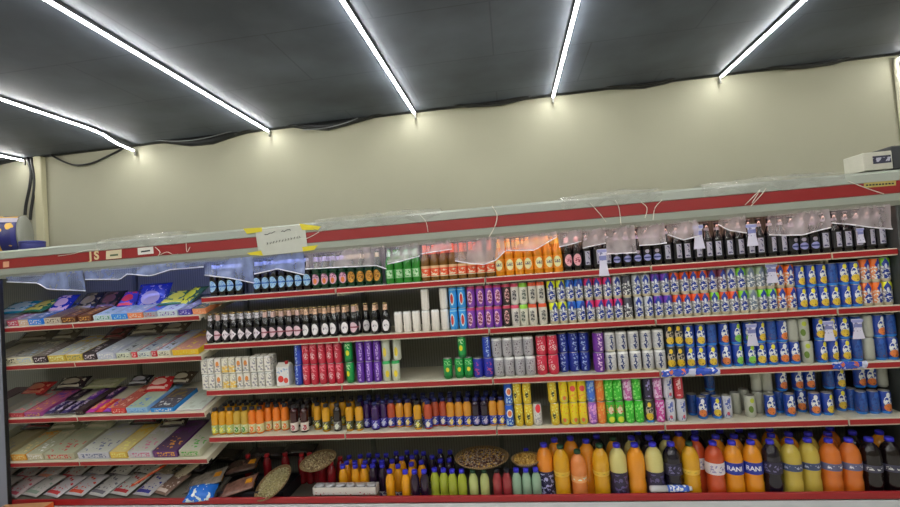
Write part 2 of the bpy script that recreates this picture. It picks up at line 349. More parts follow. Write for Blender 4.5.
CT('Cb', 'mid', 'deep blue can turned sideways', '1b3c86', '2a56a8', '24509c', '24509c')
D('Go', 'mid', 'pale grey can with olive print', 'a9ab9f', [('oval', -.008, .05, .012, .02, '5f7a2c'), ('oval', 0, .1, .012, .014, 'a9b53a')])
D('Gw', 'mid', 'plain pale grey can', 'a4a69c', [('band', 0, .012, '8f9088')])
D('Rd', 'slim', 'red slim can with white flower emblem', 'b8263f', [('oval', 0, .055, .015, .022, 'e4bcc0'), ('scrib', -.014, .014, .035, .075, 'b8263f', 120, .5), ('scrib', -.02, .02, .085, .125, 'dd7a88', 100, .52)])
D('Rs', 'std', 'red can with pale flower emblem', 'c22a45', [('oval', .002, .045, .014, .018, 'eab9b4'), ('scrib', -.012, .016, .03, .06, 'c22a45', 120, .5), ('scrib', -.03, .0, .03, .115, 'f0c0c6', 110, .57)])
D('Gn', 'slim', 'green slim can with yellow sun', '159447', [('oval', 0, .062, .012, .018, 'e3cf2c'), ('scrib', -.02, .02, .09, .12, 'b5e0b0', 100, .55), ('band', 0, .02, '0c6e38')])
D('Gm', 'mid', 'green can with yellow emblem', '128a3f', [('oval', 0, .058, .011, .014, 'e6c928'), ('scrib', -.025, .025, .085, .112, '9fe09a', 100, .55), ('band', 0, .02, '0b6a30')])
D('Gl', 'mid', 'green can turned with white lettering', '1d9a50', [('scrib', -.008, .012, .01, .115, 'd8f0dc', 90, .47)])
D('Vp', 'slim', 'purple slim can with vertical lettering', '5d2a9c', [('scrib', -.008, .010, .012, .12, 'b79be0', 80, .49)])
D('Vs', 'std', 'violet can with white lettering', '6a2c96', [('scrib', -.014, .012, .012, .112, 'd9b8e6', 70, .51)])
D('Nb', 'std', 'navy blue can with white lettering', '1c2f92', [('scrib', -.014, .014, .012, .112, '9db2ec', 70, .54)])
D('Nr', 'std', 'navy blue can with red print', '232a9c', [('scrib', -.016, .016, .02, .1, 'b0407c', 80, .55)])
D('Bb', 'slim', 'royal blue slim can with pale lettering', '2440ac', [('scrib', -.01, .01, .01, .125, '9fb8ee', 90, .52)])
D('Wl', 'slim', 'white slim can with green top and lemon', 'b9bdaa', [('oval', 0, .05, .012, .022, 'e6c42a'), ('band', .112, .14, '2fa357')])
D('Wt', 'slim', 'white slim can with lemon print', 'b9bdb0', [('oval', 0, .055, .012, .03, 'dfc440')])
D('Sv', 'std', 'silver can with grey lettering', 'a9a7ae', [('scrib', -.018, .018, .015, .098, '6b5f6c', 110, .56), ('band', .104, .12, 'e4e2e4')], metal=.2)
D('Sx', 'std', 'silver can with dark blue figure', 'b8b8bc', [('diamond', 0, .085, .012, .025, '2d3b72'), ('diamond', 0, .04, .014, .034, '2d3b72'), ('scrib', -.03, .03, .01, .1, 'c8c8cc', 90, .56), ('band', .104, .12, 'e6e4e0'), ('band', 0, .012, 'cdc9b4')], metal=.15)
D('Yb', 'slim', 'yellow slim can with black print', 'cfb028', [('oval', -.006, .06, .009, .02, '3a3a22'), ('scrib', -.02, .02, .02, .12, 'e8e27a', 80, .56)])
D('Yg', 'slim', 'yellow slim can with orange and green print', 'efc21c', [('scrib', -.025, .025, .07, .12, 'e0683a', 90, .6), ('oval', 0, .025, .02, .018, 'b9b54c'), ('oval', .0, .03, .01, .012, 'd9673a')])
D('Yr', 'slim', 'yellow slim can with red strawberry print', 'f0c41a', [('oval', 0, .085, .016, .018, 'dc4a4a'), ('scrib', -.025, .025, .02, .06, 'e08a2c', 90, .55)])
D('Wc', 'slim', 'white slim can with red top', 'c9c6c6', [('oval', 0, .105, .016, .026, 'd8333e'), ('scrib', -.02, .02, .02, .08, '9b96a4', 90, .55)])
D('Yp', 'slim', 'pale yellow slim can', 'c9c97c', [('scrib', -.02, .02, .02, .12, 'b3b765', 80, .55)])
D('Bu', 'slim', 'blue slim can with wavy print', '3f6fd6', [('scrib', -.03, .03, .01, .12, '8fb0ee', 70, .55)])
D('Pl', 'slim', 'lilac slim can with pink print', '9a5fc4', [('scrib', -.03, .03, .01, .12, 'd89ad6', 70, .5)])
D('Or', 'slim', 'orange slim can', 'e2742a', [('scrib', -.03, .03, .01, .12, 'f0a04c', 70, .55)])
D('Gs', 'slim', 'bright green slim can', '35b52e', [('scrib', -.03, .03, .01, .12, '88dc70', 70, .55)])
D('Gt', 'slim', 'green slim can with fruit print', '3fae34', [('oval', .002, .08, .015, .022, 'dcc9b0'), ('scrib', -.03, .03, .06, .11, 'd0694c', 90, .56), ('oval', .004, .025, .018, .018, 'cfd43a')])
D('Pg', 'slim', 'pink slim can with pale print', 'b95aa0', [('scrib', -.03, .03, .01, .12, 'e8b8d8', 70, .5)])
D('Mg', 'slim', 'magenta slim can with pale swirls', 'c23a98', [('scrib', -.03, .03, .01, .12, 'ecb6da', 60, .53)])
D('Ws', 'slim', 'white slim can with blue script', 'bfc0cc', [('scrib', -.014, .014, .01, .12, '5060a8', 70, .53), ('oval', 0, .03, .008, .01, 'c8506c')])
D('Rw', 'slim', 'red slim can with silver script', 'b5303e', [('scrib', -.012, .012, .02, .12, 'e4b9bc', 70, .52)])
D('Dk', 'slim', 'dark purple slim can', '2c2340', [('scrib', -.012, .012, .02, .12, '8f86c0', 70, .55)])
D('Bc', 'slim', 'blue can with red and white round emblem', '1f55c0', [('oval', 0, .08, .018, .026, 'e8dfe2'), ('oval', 0, .08, .012, .018, 'd8724a'), ('scrib', -.02, .02, .01, .045, 'a8c8f4', 80, .5)])
def put_can(code, px, shelf, tier, Yf=.03, row=None):
    shape, phrase, m = DEF[code]; (bm, lm), r, h = can_meshes(shape, code, m)
    zs = SZ[shelf] + .0142; Y = Yf + r
    PL.append(dict(code=code, px=px, shelf=shelf, tier=tier, Y=Y, r=r, h=h, me=(bm, lm), phrase=phrase, row=row))
PL = []
def cans(shelf, tier, items, Yf=.03, row=None):
    for code, pxs in items:
        for p in (pxs if isinstance(pxs, (list, tuple)) else [pxs]): put_can(code, p, shelf, tier, Yf, row)
# shelf 2
cans(2, 0, [('Wp', [398.5, 407.5, 416.5, 426, 435.5, 445]), ('Bl', [454, 463]), ('Pu', [471.5, 480.5, 489.5, 498]), ('Bk', 507), ('Wr', 515.5), ('Wg', 524), ('Wo', [533, 543]),
  ('Xy', [554, 563]), ('Xb', [572, 581]), ('Xm', [590.5, 600, 609, 618.5]), ('Xk', 628), ('Xw', [638.8, 648.5]), ('Xp', [658.5, 668]), ('Xo', [678, 688, 698, 708]), ('Xg', 717.5), ('Xo', [727, 737]), ('Xg', 747), ('Xs', 757.5), ('Xg', [767, 777]), ('Xq', [787.5, 797]), ('Cy', [807, 818, 829.5, 842, 853, 864.5]), ('Xq', [875.5, 885.5]), ('Xy', 895.5)])
cans(2, 1, [('Wp', [425, 443.5]), ('Bl', [453, 461.5]), ('Pu', [471, 480, 489, 497.5]), ('Bk', 506), ('Wr', 514.6), ('Wg', 523), ('Wo', [532, 540.5]),
  ('Xy', [551, 560.5]), ('Xb', [569.5, 578.5]), ('Xm', [588, 597.5, 607]), ('Xw', 616.5), ('Xk', 626), ('Xw', [636, 645.5]), ('Xp', [655, 664.5]), ('Xo', [674, 684, 694, 704]), ('Xd', [714, 723]), ('Xw', 732), ('Xg', 744), ('Xs', [754, 764, 774]), ('Xq', [784, 794.5]), ('Cy', [804.5, 815.5, 826.5]), ('Cb', 838), ('Cy', [849, 860]), ('Xq', [871.5, 882]), ('Xg', 892.5)])
# shelf 3
cans(3, 0, [('Bb', 299), ('Rd', [307, 315, 323.5, 332, 340]), ('Gn', 350.5), ('Vp', [361, 369.5, 378]), ('Wl', [387, 396]), ('Gm', [448, 459.5, 470]), ('Nr', [480, 489]), ('Sv', [498.5, 508.5, 519, 529.5]), ('Rs', [542, 553.5]), ('Vs', 599), ('Sx', [611, 623, 635.5, 648, 660]), ('Ck', [671.5, 680.5]), ('Cy', [690.5, 701, 712]), ('Co', 726), ('Cg', 737.5), ('Cg', 750), ('Cy', [761, 772]), ('Co', [783, 794]), ('Go', 807), ('Cy', [821, 832]), ('Cy', 844.5), ('Cb', 856), ('Gw', 868), ('Cb', 881), ('Co', 892.5)])
cans(3, 0, [('Nb', [564, 574, 584.5])], .075)
cans(3, 1, [('Bb', 298.5), ('Rd', [306, 313.5, 322, 330, 338]), ('Gn', 348.5), ('Vp', [360, 368.5, 377]), ('Wt', [386, 397]), ('Gn', [462]), ('Bb', 486.5), ('Sv', [497, 507, 517.5, 528]), ('Rs', [541, 552]), ('Vs', 598), ('Sx', [609.5, 621, 633, 645.5, 657.5]), ('Ck', [669, 678.5]), ('Cy', [688.5, 700]), ('Cb', 711), ('Co', 723), ('Cg', 735), ('Cg', 748), ('Cy', 759.5), ('Cb', 770.5), ('Co', 781.7), ('Gw', 791.5), ('Go', 802), ('Cy', [819, 831]), ('Cy', 843), ('Cb', 855), ('Gw', 867.5), ('Co', 880), ('Cb', 893)])
cans(3, 1, [('Nb', [562.5, 572.5, 583])], .075)
# shelf 4
cans(4, 0, [('Bc', 509.5), ('Yb', [519, 528.5]), ('Wc', 537.5), ('Yb', 555), ('Yg', [565, 574, 583]), ('Pl', 593), ('Or', 601), ('Gt', [610.5, 619.5]), ('Gs', [629.5, 639]), ('Ck', 649.5), ('Mg', 660), ('Ws', [670.5, 681])])
cans(4, 1, [('Bc', 508), ('Yb', [517, 526.5]), ('Yb', 552), ('Yg', 563), ('Yr', [572.5, 581.5]), ('Bu', 591), ('Or', 599), ('Gs', [608, 617]), ('Pg', 627), ('Gs', 636), ('Dk', 647), ('Pg', 657), ('Ws', 667.5), ('Rw', 678)])
cans(4, 0, [('Co', 702), ('Cy', 716.5), ('Ws', 727), ('Go', 750), ('Co', 770), ('Co', [789.5, 814.5]), ('Cy', 827), ('Cb', [861, 873]), ('Co', 884.5)], .06)
cans(4, 0, [('Cb', [692, 706]), ('Gw', [735.5]), ('Gw', [759, 767]), ('Cb', [779]), ('Co', 801), ('Cy', 841), ('Cb', [850.5])], .125, 'row behind')
cans(4, 0, [('Gw', [744]), ('Cb', [711])], .19, 'back row')
cans(4, 1, [('Gw', [757, 765]), ('Co', 781), ('Co', [797, 809]), ('Cy', 839), ('Cb', 828), ('Co', [859, 871]), ('Gw', 882)], .125, 'row behind')
cans(4, 1, [('Cb', [709])], .19, 'back row')
# solve positions
def solve(L):
    for c in L: c['x'] = xat(c['px'], c['Y'], c['z'] + c['h'] / 2)
    rows = {}
    for c in L: rows.setdefault((c['shelf'], c['tier']), []).append(c)
    for q in rows.values():
        for _ in range(200):
            for i in range(len(q)):
                for j in range(i + 1, len(q)):
                    a, b_ = q[i], q[j]; dy = abs(a['Y'] - b_['Y']); s = a['r'] + b_['r'] + .0006
                    if dy >= s: continue
                    need = math.sqrt(s * s - dy * dy); d = b_['x'] - a['x']
                    if abs(d) < need: e = (need - abs(d)) / 2 * (1 if d >= 0 else -1); a['x'] -= e; b_['x'] += e
            # keep inside the end panels
            for c in q: c['x'] = min(c['x'], XE1 - .035 - c['r'])
low = [c for c in PL if c['tier'] == 0]
for c in low: c['z'] = SZ[c['shelf']] + .0142
solve(low)
up = [c for c in PL if c['tier'] == 1]
for c in up:
    c['z'] = SZ[c['shelf']] + .0142 + .13
for _ in range(2):
    solve(up)
    for c in up:
        s = [l for l in low if l['shelf'] == c['shelf'] and math.hypot(l['x'] - c['x'], l['Y'] - c['Y']) < (l['r'] + c['r']) * .93]
        if s: c['z'] = max(l['z'] + l['h'] for l in s) + .0003
        else: print('UNSUPPORTED', c['code'], c['px'], c['shelf'])
sname = {1: 'top shelf', 2: 'second shelf', 3: 'third shelf', 4: 'fourth shelf'}
for c in PL:
    o = thing('drink_can', (c['x'], c['Y'], c['z']), rot=(0, 0, random.uniform(-.35, .35)))
    ob('can_body', c['me'][0], o); ob('can_lid', c['me'][1], o)
    row = ('lower tier' if c['tier'] == 0 else 'upper tier') + (' ' + c['row'] if c['row'] else '') + f", {sname[c['shelf']]}"
    reg(o, c['phrase'], row, 'can', c['x'], c['phrase'] + 's on the ' + sname[c['shelf']])
# ------------------------------------------------------------------ bottles
def bottle_meshes(kind):
    if kind in MC: return MC[kind]
    K = BK[kind]; sh, liquid, capc, labs = K['shape'], K['body'], K['cap'], K['labels']
    parts = []
    if sh == 'beer':   # long-neck
        prof = [(.024, 0), (.0285, .004), (.0295, .012), (.0295, .128), (.027, .146), (.019, .168), (.0145, .184), (.0128, .224)]
        cap = [(.0145, .2235), (.0145, .229), (.012, .233)]; h, r, ls = .233, .0295, .0299
    elif sh == 'stubby':
        prof = [(.023, 0), (.0275, .004), (.0285, .01), (.0285, .098), (.025, .122), (.018, .142), (.0145, .152), (.013, .192)]
        cap = [(.0145, .1915), (.0145, .197), (.012, .200)]; h, r, ls = .200, .0285, .0289
    elif sh == 'juice':
        prof = [(.021, 0), (.0255, .004), (.0265, .012), (.0265, .07), (.0255, .074), (.0265, .08), (.0268, .128), (.025, .139), (.0185, .149), (.0135, .154), (.013, .157)]
        cap = [(.0165, .1565), (.0165, .173), (.0145, .176)]; h, r, ls = .176, .0268, .0269
    elif sh == 'small':
        prof = [(.023, 0), (.028, .005), (.0295, .015), (.0295, .055), (.027, .064), (.0295, .074), (.0297, .140), (.0275, .160), (.021, .178), (.0150, .188), (.0140, .194)]
        cap = [(.0175, .1935), (.0175, .2125), (.0155, .215)]; h, r, ls = .215, .0297, .0294
    elif sh == 'big':
        prof = [(.036, 0), (.047, .006), (.0515, .02), (.0515, .11), (.048, .125), (.048, .145), (.0515, .165), (.0520, .235), (.0505, .258), (.045, .282), (.0345, .302), (.0225, .315), (.017, .320), (.0165, .324)]
        cap = [(.0215, .3235), (.0215, .342), (.019, .345)]; h, r, ls = .345, .0520, .0460
    else:
        k_ = 1 if sh == 'ridged' else .9
        prof = [(.036, 0), (.044, .006), (.047, .018)] + [(.048 - .0028 * (i % 2), .03 + i * .019) for i in range(8)] + [(.0495, .19), (.050, .235), (.0475, .262), (.040, .287), (.029, .306), (.019, .317), (.0165, .324)]
        prof = [(r_, z_ * k_) for r_, z_ in prof]; zc_ = .3235 * k_
        cap = [(.0205, zc_), (.0205, zc_ + .0185), (.018, zc_ + .0215)]; h, r, ls = zc_ + .0215, .050, .0486
    seg = 24 if sh in ('big', 'ridged', 'ridged_short') else 16
    parts.append(('bottle_body', MB().lathe(prof, seg).mesh('bottle_body', liquid)))
    parts.append(('cap', MB().lathe(cap, 14, (1, 1)).mesh('cap', capc)))
    for nm, z0, z1, dr, m in labs:
        pr = []
        zz = sorted(set([z0, z1] + [z for _, z in prof if z0 < z < z1]))
        def rad(z):
            for (r0, a), (r1, b2) in zip(prof, prof[1:]):
                if a <= z <= b2 and b2 > a: return r0 + (r1 - r0) * (z - a) / (b2 - a)
            return prof[-1][0]
        parts.append((nm, MB().lathe([(rad(z) + .0004 + dr, z) for z in zz], seg, (0, 0)).mesh(nm, m)))
    MC[kind] = (parts, r, h); return MC[kind]
def glass(n, c, rough=.12): return mat('glass_' + n, c, rough, coat=.5, spec=.6)
capdk = mat('cap_dark', '22222c', .4); capbl = mat('cap_blue', '3d3ae0', .35); capgn = mat('cap_green', '1d4a34', .35); capgold = mat('cap_gold', 'b9a070', .35, metal=.5); caprd = mat('cap_red', 'c22833', .35); capor = mat('cap_orange', 'e0603a', .4); capnv = mat('cap_navy', '232a6a', .4)
BK = {}
def K(code, name, shape, phrase, body, cap, labels, **kw): BK[code] = dict(name=name, shape=shape, phrase=phrase, body=body, cap=cap, labels=labels, **kw)
dk = glass('dark_brown', '15100f'); dg = glass('dark_green', '0d3b22'); bg = glass('bright_green', '2f8a30'); amb = glass('amber', '7a5320'); gold = glass('golden', 'd98a1c'); blk = glass('black', '0b0b10')
def lab(n, base, layers): return pmat('label_' + n, base, layers, .45)
K('b1', 'beer_bottle', 'beer', 'dark beer bottle with pale blue-lit label', dk, capdk, [('label', .03, .108, 0, lab('b1', '10141c', [('oval', 0, .07, .0245, .038, '9fc3ea'), ('rect', -.026, .026, .064, .074, '3564a8'), ('scrib', -.018, .018, .04, .1, '5f8fd0', 120, .56)])), ('neck_label', .19, .215, 0, lab('b1n', 'b7bccb', []))])  # blue canopy light is mixed into the pale label's colour
K('b2', 'beer_bottle', 'beer', 'green beer bottle with pink and orange label', dg, capdk, [('label', .03, .105, 0, lab('b2', '123c26', [('oval', 0, .066, .0245, .036, 'd2a3ba'), ('oval', 0, .055, .012, .018, 'd8783c'), ('scrib', -.02, .02, .075, .1, '7a3560', 120, .53)])), ('neck_label', .185, .215, 0, lab('b2n', 'a9a0c0', []))])
K('b3', 'beer_bottle', 'beer', 'green beer bottle with yellow label', dg, capdk, [('label', .03, .105, 0, lab('b3', '14341f', [('oval', 0, .066, .024, .036, 'c98f36'), ('scrib', -.018, .018, .045, .09, '7a4a1c', 100, .52)])), ('neck_label', .185, .215, 0, lab('b3n', 'c9b890', []))])
K('b4', 'glass_bottle', 'beer', 'bright green glass bottle with white label', bg, capgn, [('label', .035, .095, 0, lab('b4', '3c9440', [('rect', -.018, .02, .04, .09, 'b4d3b0'), ('scrib', -.016, .018, .045, .085, '3c9440', 90, .52)])), ('neck_label', .18, .21, 0, lab('b4n', 'a9c9a4', []))])
K('b5', 'glass_bottle', 'beer', 'amber bottle with orange red label and red neck', amb, capor, [('label', .03, .1, 0, lab('b5', 'e0552e', [('band', .084, .1, 'd8b48a'), ('scrib', -.024, .024, .04, .075, 'f4cdb4', 90, .52), ('band', .03, .036, 'cbbf9a')])), ('neck_label', .176, .223, .0002, lab('b5n', 'e86a48', []))])
K('b6', 'glass_bottle', 'beer', 'golden bottle with round cream label', gold, capgold, [('label', .03, .11, 0, lab('b6', 'd98a1c', [('oval', 0, .07, .0225, .034, 'ead9a8'), ('scrib', -.017, .017, .062, .082, '6f6a70', 120, .5)])), ('neck_label', .18, .215, 0, lab('b6n', 'c9a13c', []))])
K('b7', 'glass_bottle', 'beer', 'dark bottle with pink label', blk, capdk, [('label', .03, .11, 0, lab('b7', '14101a', [('oval', 0, .07, .0235, .037, 'dba3ae'), ('scrib', -.016, .016, .05, .085, 'a0445a', 100, .5)])), ('neck_label', .18, .21, 0, lab('b7n', 'd0a0aa', []))])
K('b8', 'glass_bottle', 'beer', 'black bottle with tall white label', blk, capdk, [('label', .026, .125, 0, lab('b8', '0e0e14', [('rect', -.014, .015, .034, .118, 'a9a9bd'), ('scrib', -.010, .011, .04, .112, '4d4a70', 90, .55)])), ('neck_label', .185, .2, 0, lab('b8n', '8f8fa0', []))])
K('b9', 'glass_bottle', 'beer', 'black bottle with small blue label', blk, capdk, [('label', .03, .1, 0, lab('b9', '10101a', [('oval', 0, .052, .021, .02, '8d92c8'), ('rect', -.02, .02, .047, .057, '35407c'), ('oval', 0, .09, .012, .012, '9a93a8')])), ('neck_label', .17, .19, 0, lab('b9n', '8a84a0', []))])
K('m1', 'malt_bottle', 'stubby', 'dark malt bottle with white diamond label', blk, capgold, [('label', .018, .094, 0, lab('m1', '14101a', [('diamond', 0, .053, .0265, .036, 'd8cfd8'), ('scrib', -.016, .016, .045, .062, '6a5870', 120, .52)])), ('neck_label', .152, .188, .0003, lab('m1n', 'd4d0d8', [('scrib', -.02, .02, .155, .18, '6a6880', 90, .56)]))])
K('m2', 'malt_bottle', 'stubby', 'dark malt bottle with pink banded label', blk, capgold, [('label', .018, .094, 0, lab('m2', '14101a', [('oval', 0, .053, .024, .033, 'd0b3bf'), ('rect', -.03, .03, .048, .058, '8f4a5c')])), ('neck_label', .152, .188, .0003, lab('m2n', 'c9a9a4', []))])
K('m3', 'malt_bottle', 'stubby', 'dark malt bottle with white oval label', blk, capgold, [('label', .018, .094, 0, lab('m3', '14101a', [('oval', 0, .053, .0225, .037, 'dcd6dc'), ('scrib', -.014, .014, .047, .062, '6a6078', 120, .52)])), ('neck_label', .152, .188, .0003, lab('m3n', 'e2b49a', [('scrib', -.02, .02, .155, .18, '3c2a2a', 90, .6)]))])
def juice(code, ph, body, labc, fruit, cap=capdk, lb=(.012, .066)):
    K(code, 'juice_bottle', 'juice', ph, mat('juice_' + code, body, .2, coat=.4), cap, [('label', lb[0], lb[1], 0, lab(code, labc, [('oval', .004, .034, .012, .018, fruit), ('scrib', -.024, .024, .02, .06, 'e8e8f0', 110, .58)]))])
juice('j1', 'small yellow juice bottle with white and green label', 'e0a020', 'a3b06a', 'd9d33c'); juice('j2', 'small lemon juice bottle with pale label', 'c9a43a', 'b7bb84', '4d8a2c')
juice('j3', 'small orange juice bottle with cream label', 'ef7f22', 'c9c08c', 'e07a2c'); juice('j4', 'small dark red juice bottle with white label', '3a0f14', 'cfc3bb', 'a33a4a')
juice('j5', 'small yellow juice bottle with dark label', 'd99c1e', '4a4a2c', 'c9c24a'); juice('j6', 'small dark juice bottle with round white label', '1c1012', '55504c', 'd3d6c4')
juice('j7', 'small purple juice bottle with blue label', '38185a', '3a2f9c', 'a9b0ea', capnv); juice('j8', 'small red orange juice bottle with blue label', 'b64a2c', '2a3590', 'd8d0c0', capnv)
juice('j9', 'small amber juice bottle with blue label', 'd8922a', '27389e', 'e0c04c', capnv); juice('j0', 'small dark juice bottle with blue label', '241428', '222e80', 'a99ac0', capnv)
def small(code, ph, body, cap, labc=None):
    K(code, 'juice_bottle', 'small', ph, mat('juice_' + code, body, .2, coat=.4), cap, [('label', .012, .05, 0, lab(code, labc, [('scrib', -.026, .026, .016, .046, 'd8d8e8', 90, .55)]))] if labc else [])
small('s1', 'small orange juice bottle with blue cap', 'eea41e', capbl, '3a3158'); small('s2', 'small dark purple bottle with blue cap', '2c1a34', capbl, '3a2f6a'); small('s3', 'small green juice bottle with blue cap', 'a9b43a', capbl)
small('s4', 'small pale lime juice bottle', 'bfc882', capgn); small('s5', 'small red juice bottle', 'a33a40', capdk); small('s6', 'small pale teal bottle with blue cap', '94b39a', capbl); small('s7', 'small red sauce bottle with red cap', '98202a', caprd)
def bigb(code, ph, body, cap, labc=None, fig='d8d8ea', shape='big', lz=(.165, .232)):
    K(code, 'large_juice_bottle', shape, ph, mat('bjuice_' + code, body, .18, coat=.4), cap, [('label', lz[0], lz[1], .0006, lab(code, labc, [('scrib', -.044, .044, lz[0] + .012, lz[1] - .012, fig, 42, .54)]))] if labc else [])
bigb('g1', 'large orange bottle with dark wrap and blue cap', 'f0912a', capbl, '221f48', 'a9aad8', lz=(.006, .185)); bigb('g2', 'large yellow ridged bottle with green cap', 'e0a41e', capgn, 'e0b23a', 'b08a2a', 'ridged', (.165, .195))
bigb('g3', 'large peach bottle with dark green cap', 'e68a4a', capgn, 'e8995c', 'f4d8c4', 'ridged_short', (.13, .17)); bigb('g4', 'large orange bottle with blue cap', 'f09a22', capbl)
bigb('g5', 'large cream bottle with dark wrap and blue cap', 'd9ce84', capbl, '2c2540', '5a5080', lz=(.006, .185)); bigb('g6', 'large dark grape bottle with blue cap', '1a1424', capbl, '24203a', '6a6690')
bigb('g7', 'large red orange bottle with white label', 'c9502a', capbl, 'd0c8d0', '8a84b0'); bigb('g8', 'large orange bottle with blue lettered label', 'e8951c', capbl, '1f2f94', '2a3ba4')
bigb('g9', 'large pale lemon bottle with navy label', 'c8b04a', capbl, '3c486c', 'a8b0c8', lz=(.178, .218)); bigb('h1', 'large orange bottle with navy and white label', 'd9742a', capbl, '5a5a7c', 'd0d0e0', lz=(.178, .218)); bigb('h2', 'large cola brown bottle with blue cap', '160c10', capbl, '3a3a50', 'c8c8c8', lz=(.165, .205))
bigb('h3', 'large orange ridged bottle with green cap', 'e8a02a', capgn, 'e8b040', 'c08a30', 'ridged', (.14, .19))
textm = mat('lettering_white', 'e8e8f4', .5)
RANI = text_mesh('RANI', .036, .03); RANI.materials.clear(); RANI.materials.append(textm)
# wrap the lettering around the label
for v in RANI.vertices:
    u, w, t = v.co; a = u / .052; rr = .0532 + t * .3; v.co = (rr * math.sin(a), -rr * math.cos(a), .198 + w)
BL = []
def put_b(code, x, Y, z, row, rowname, grp, tilt=None):
    parts, r, h = bottle_meshes(code)
    BL.append(dict(code=code, x=x, Y=Y, z=z, r=r, h=h, row=row, rowname=rowname, grp=grp, parts=parts))
def bots(shelf, items, Yf=.03, rowname=None, row=0):
    for code, pxs in items:
        parts, r, h = bottle_meshes(code); z = SZ[shelf] + .0142
        for p in (pxs if isinstance(pxs, (list, tuple)) else [pxs]):
            put_b(code, xat(p, Yf + r, z + h * .3), Yf + r, z, (shelf, row), (rowname + ', ' if rowname else 'front row, ') + sname[shelf], 'on the ' + sname[shelf])
bots(1, [('b1', [214.7, 223.3, 231.7, 240.2, 258, 266.2, 274.5, 282.7, 290.7, 299, 307.5]), ('b2', [316.7, 325.5, 334, 343]), ('b3', [351.7, 360.5, 369.3, 378]), ('b4', [390, 399.5, 409, 418]), ('b5', [424.7 + 2, 434.6, 443.5, 452.6, 461.8, 471, 480.4, 490]), ('b6', [499.8, 509.4, 519, 528.6, 538.2, 548, 558]), ('b7', [568.5, 579]), ('b8', [589.5, 599.5, 609.5]), ('b9', [619.5, 629.5, 639.5, 650, 660]), ('b8', [670.5, 681.5, 692, 703, 713.5, 724, 734.8, 745.7, 756.5, 767.5, 778.5, 789]), ('b9', [800.5, 811.8, 823]), ('b8', [835, 847, 859, 870.5, 881.5, 891.5])])
bots(1, [('b1', [219, 228, 236, 262, 271, 279, 287, 295, 304]), ('b2', [321, 330, 339]), ('b3', [348, 356, 365]), ('b4', [396, 405, 414]), ('b5', [430, 439, 448, 457, 466, 476]), ('b6', [505, 515, 524, 534, 543, 553])], .098, 'second row', 1)
bots(2, [('m1', [204.5]), ('m2', [213]), ('m1', [221.5, 229.8]), ('m1', [238.5, 247]), ('m1', [255.2]), ('m2', [263.5, 271.7, 280.2, 289]), ('m2', [298]), ('m3', [307, 316]), ('m3', [325.3, 334.5]), ('m3', [345]), ('m2', [354.5]), ('m3', [375.5, 386])])
bots(2, [('m1', [208, 216.5, 225, 233, 241.5, 250, 258.5, 267]), ('m3', [276, 285, 294, 303, 312, 321, 330, 339, 348, 357.5, 366.5, 377])], .093, 'second row', 1)
bots(4, [('j1', [210.7, 218.8, 227]), ('j2', [235.5, 243.6]), ('j3', [251.8, 260.3])])
bots(4, [('j3', [268.5, 277, 285.5])], .075, 'set back', 0)
bots(4, [('j4', [294.5, 304.6]), ('j5', 326.5), ('j6', 337.7), ('j5', [350, 359.6]), ('j7', 375.7)], .03)
bots(4, [('j5', 318), ('j7', [367.5, 384]), ('j8', 391.5), ('j9', [400, 408.6]), ('j9', 427), ('j8', [436, 444])], .07, 'set back', 0)
bots(4, [('j5', 418), ('j8', 427.5 + .5)], .02)
bots(4, [('j9', [452, 460.5, 469]), ('j0', [477, 485]), ('j9', [493.3, 501.5])], .05)
for rr_, Yf in (('third row', .14), ('fourth row', .20)):
    bots(4, [('j1', [214, 222, 230]), ('j2', [238, 246]), ('j3', [254, 263, 272, 281]), ('j6', [290, 299, 308]), ('j5', [316, 325, 334, 343, 352]), ('j7', [361, 370, 379, 388]), ('j0', [397, 406, 415, 424, 433, 442, 451, 460, 469, 478, 487, 496])], Yf, rr_, 2)
DECK = .1652
def caps(items, rn, Yf=None):
    for code, lst in items:
        parts, r, h = bottle_meshes(code)
        for px, py in lst:
            p = atz(px, py, DECK + h - .01); put_b(code, p.x, max(p.y, .02 + r), DECK, ('deck', 0), rn, 'on the bottom deck')
caps([('s1', [(339, 471), (350.4, 472), (359, 470.5), (346, 463.4), (354.7, 464), (364.6, 463), (349, 457), (361, 456), (389.5, 471), (392, 461), (398, 466), (401.5, 458), (411.5, 464), (412, 457), (421.4, 462), (404, 474)]),
      ('s2', [(368, 472), (376.7, 472.6), (373.9, 460.6), (381.7, 463.4), (368, 455), (377.4, 455), (386, 455), (396, 453), (407, 452), (416, 452), (423.5, 453), (413, 474), (422.5, 475)]),
      ('s3', [(435.6, 469.5), (444, 470), (449, 476), (459.7, 476)]), ('s2', [(432, 457), (440.5, 460.6), (449, 460), (440, 451), (450, 452)]),
      ('s4', [(471.5, 477), (483, 477)]), ('s5', [(496.5, 477), (508, 477)]), ('s6', [(518.5, 475), (529, 475), (539.5, 472), (526, 450)]),
      ('s7', [(300, 474), (311, 462), (322, 461), (331, 463), (262, 459), (296, 461), (303, 462), (246, 457), (285, 454), (340, 458)])], 'deck')
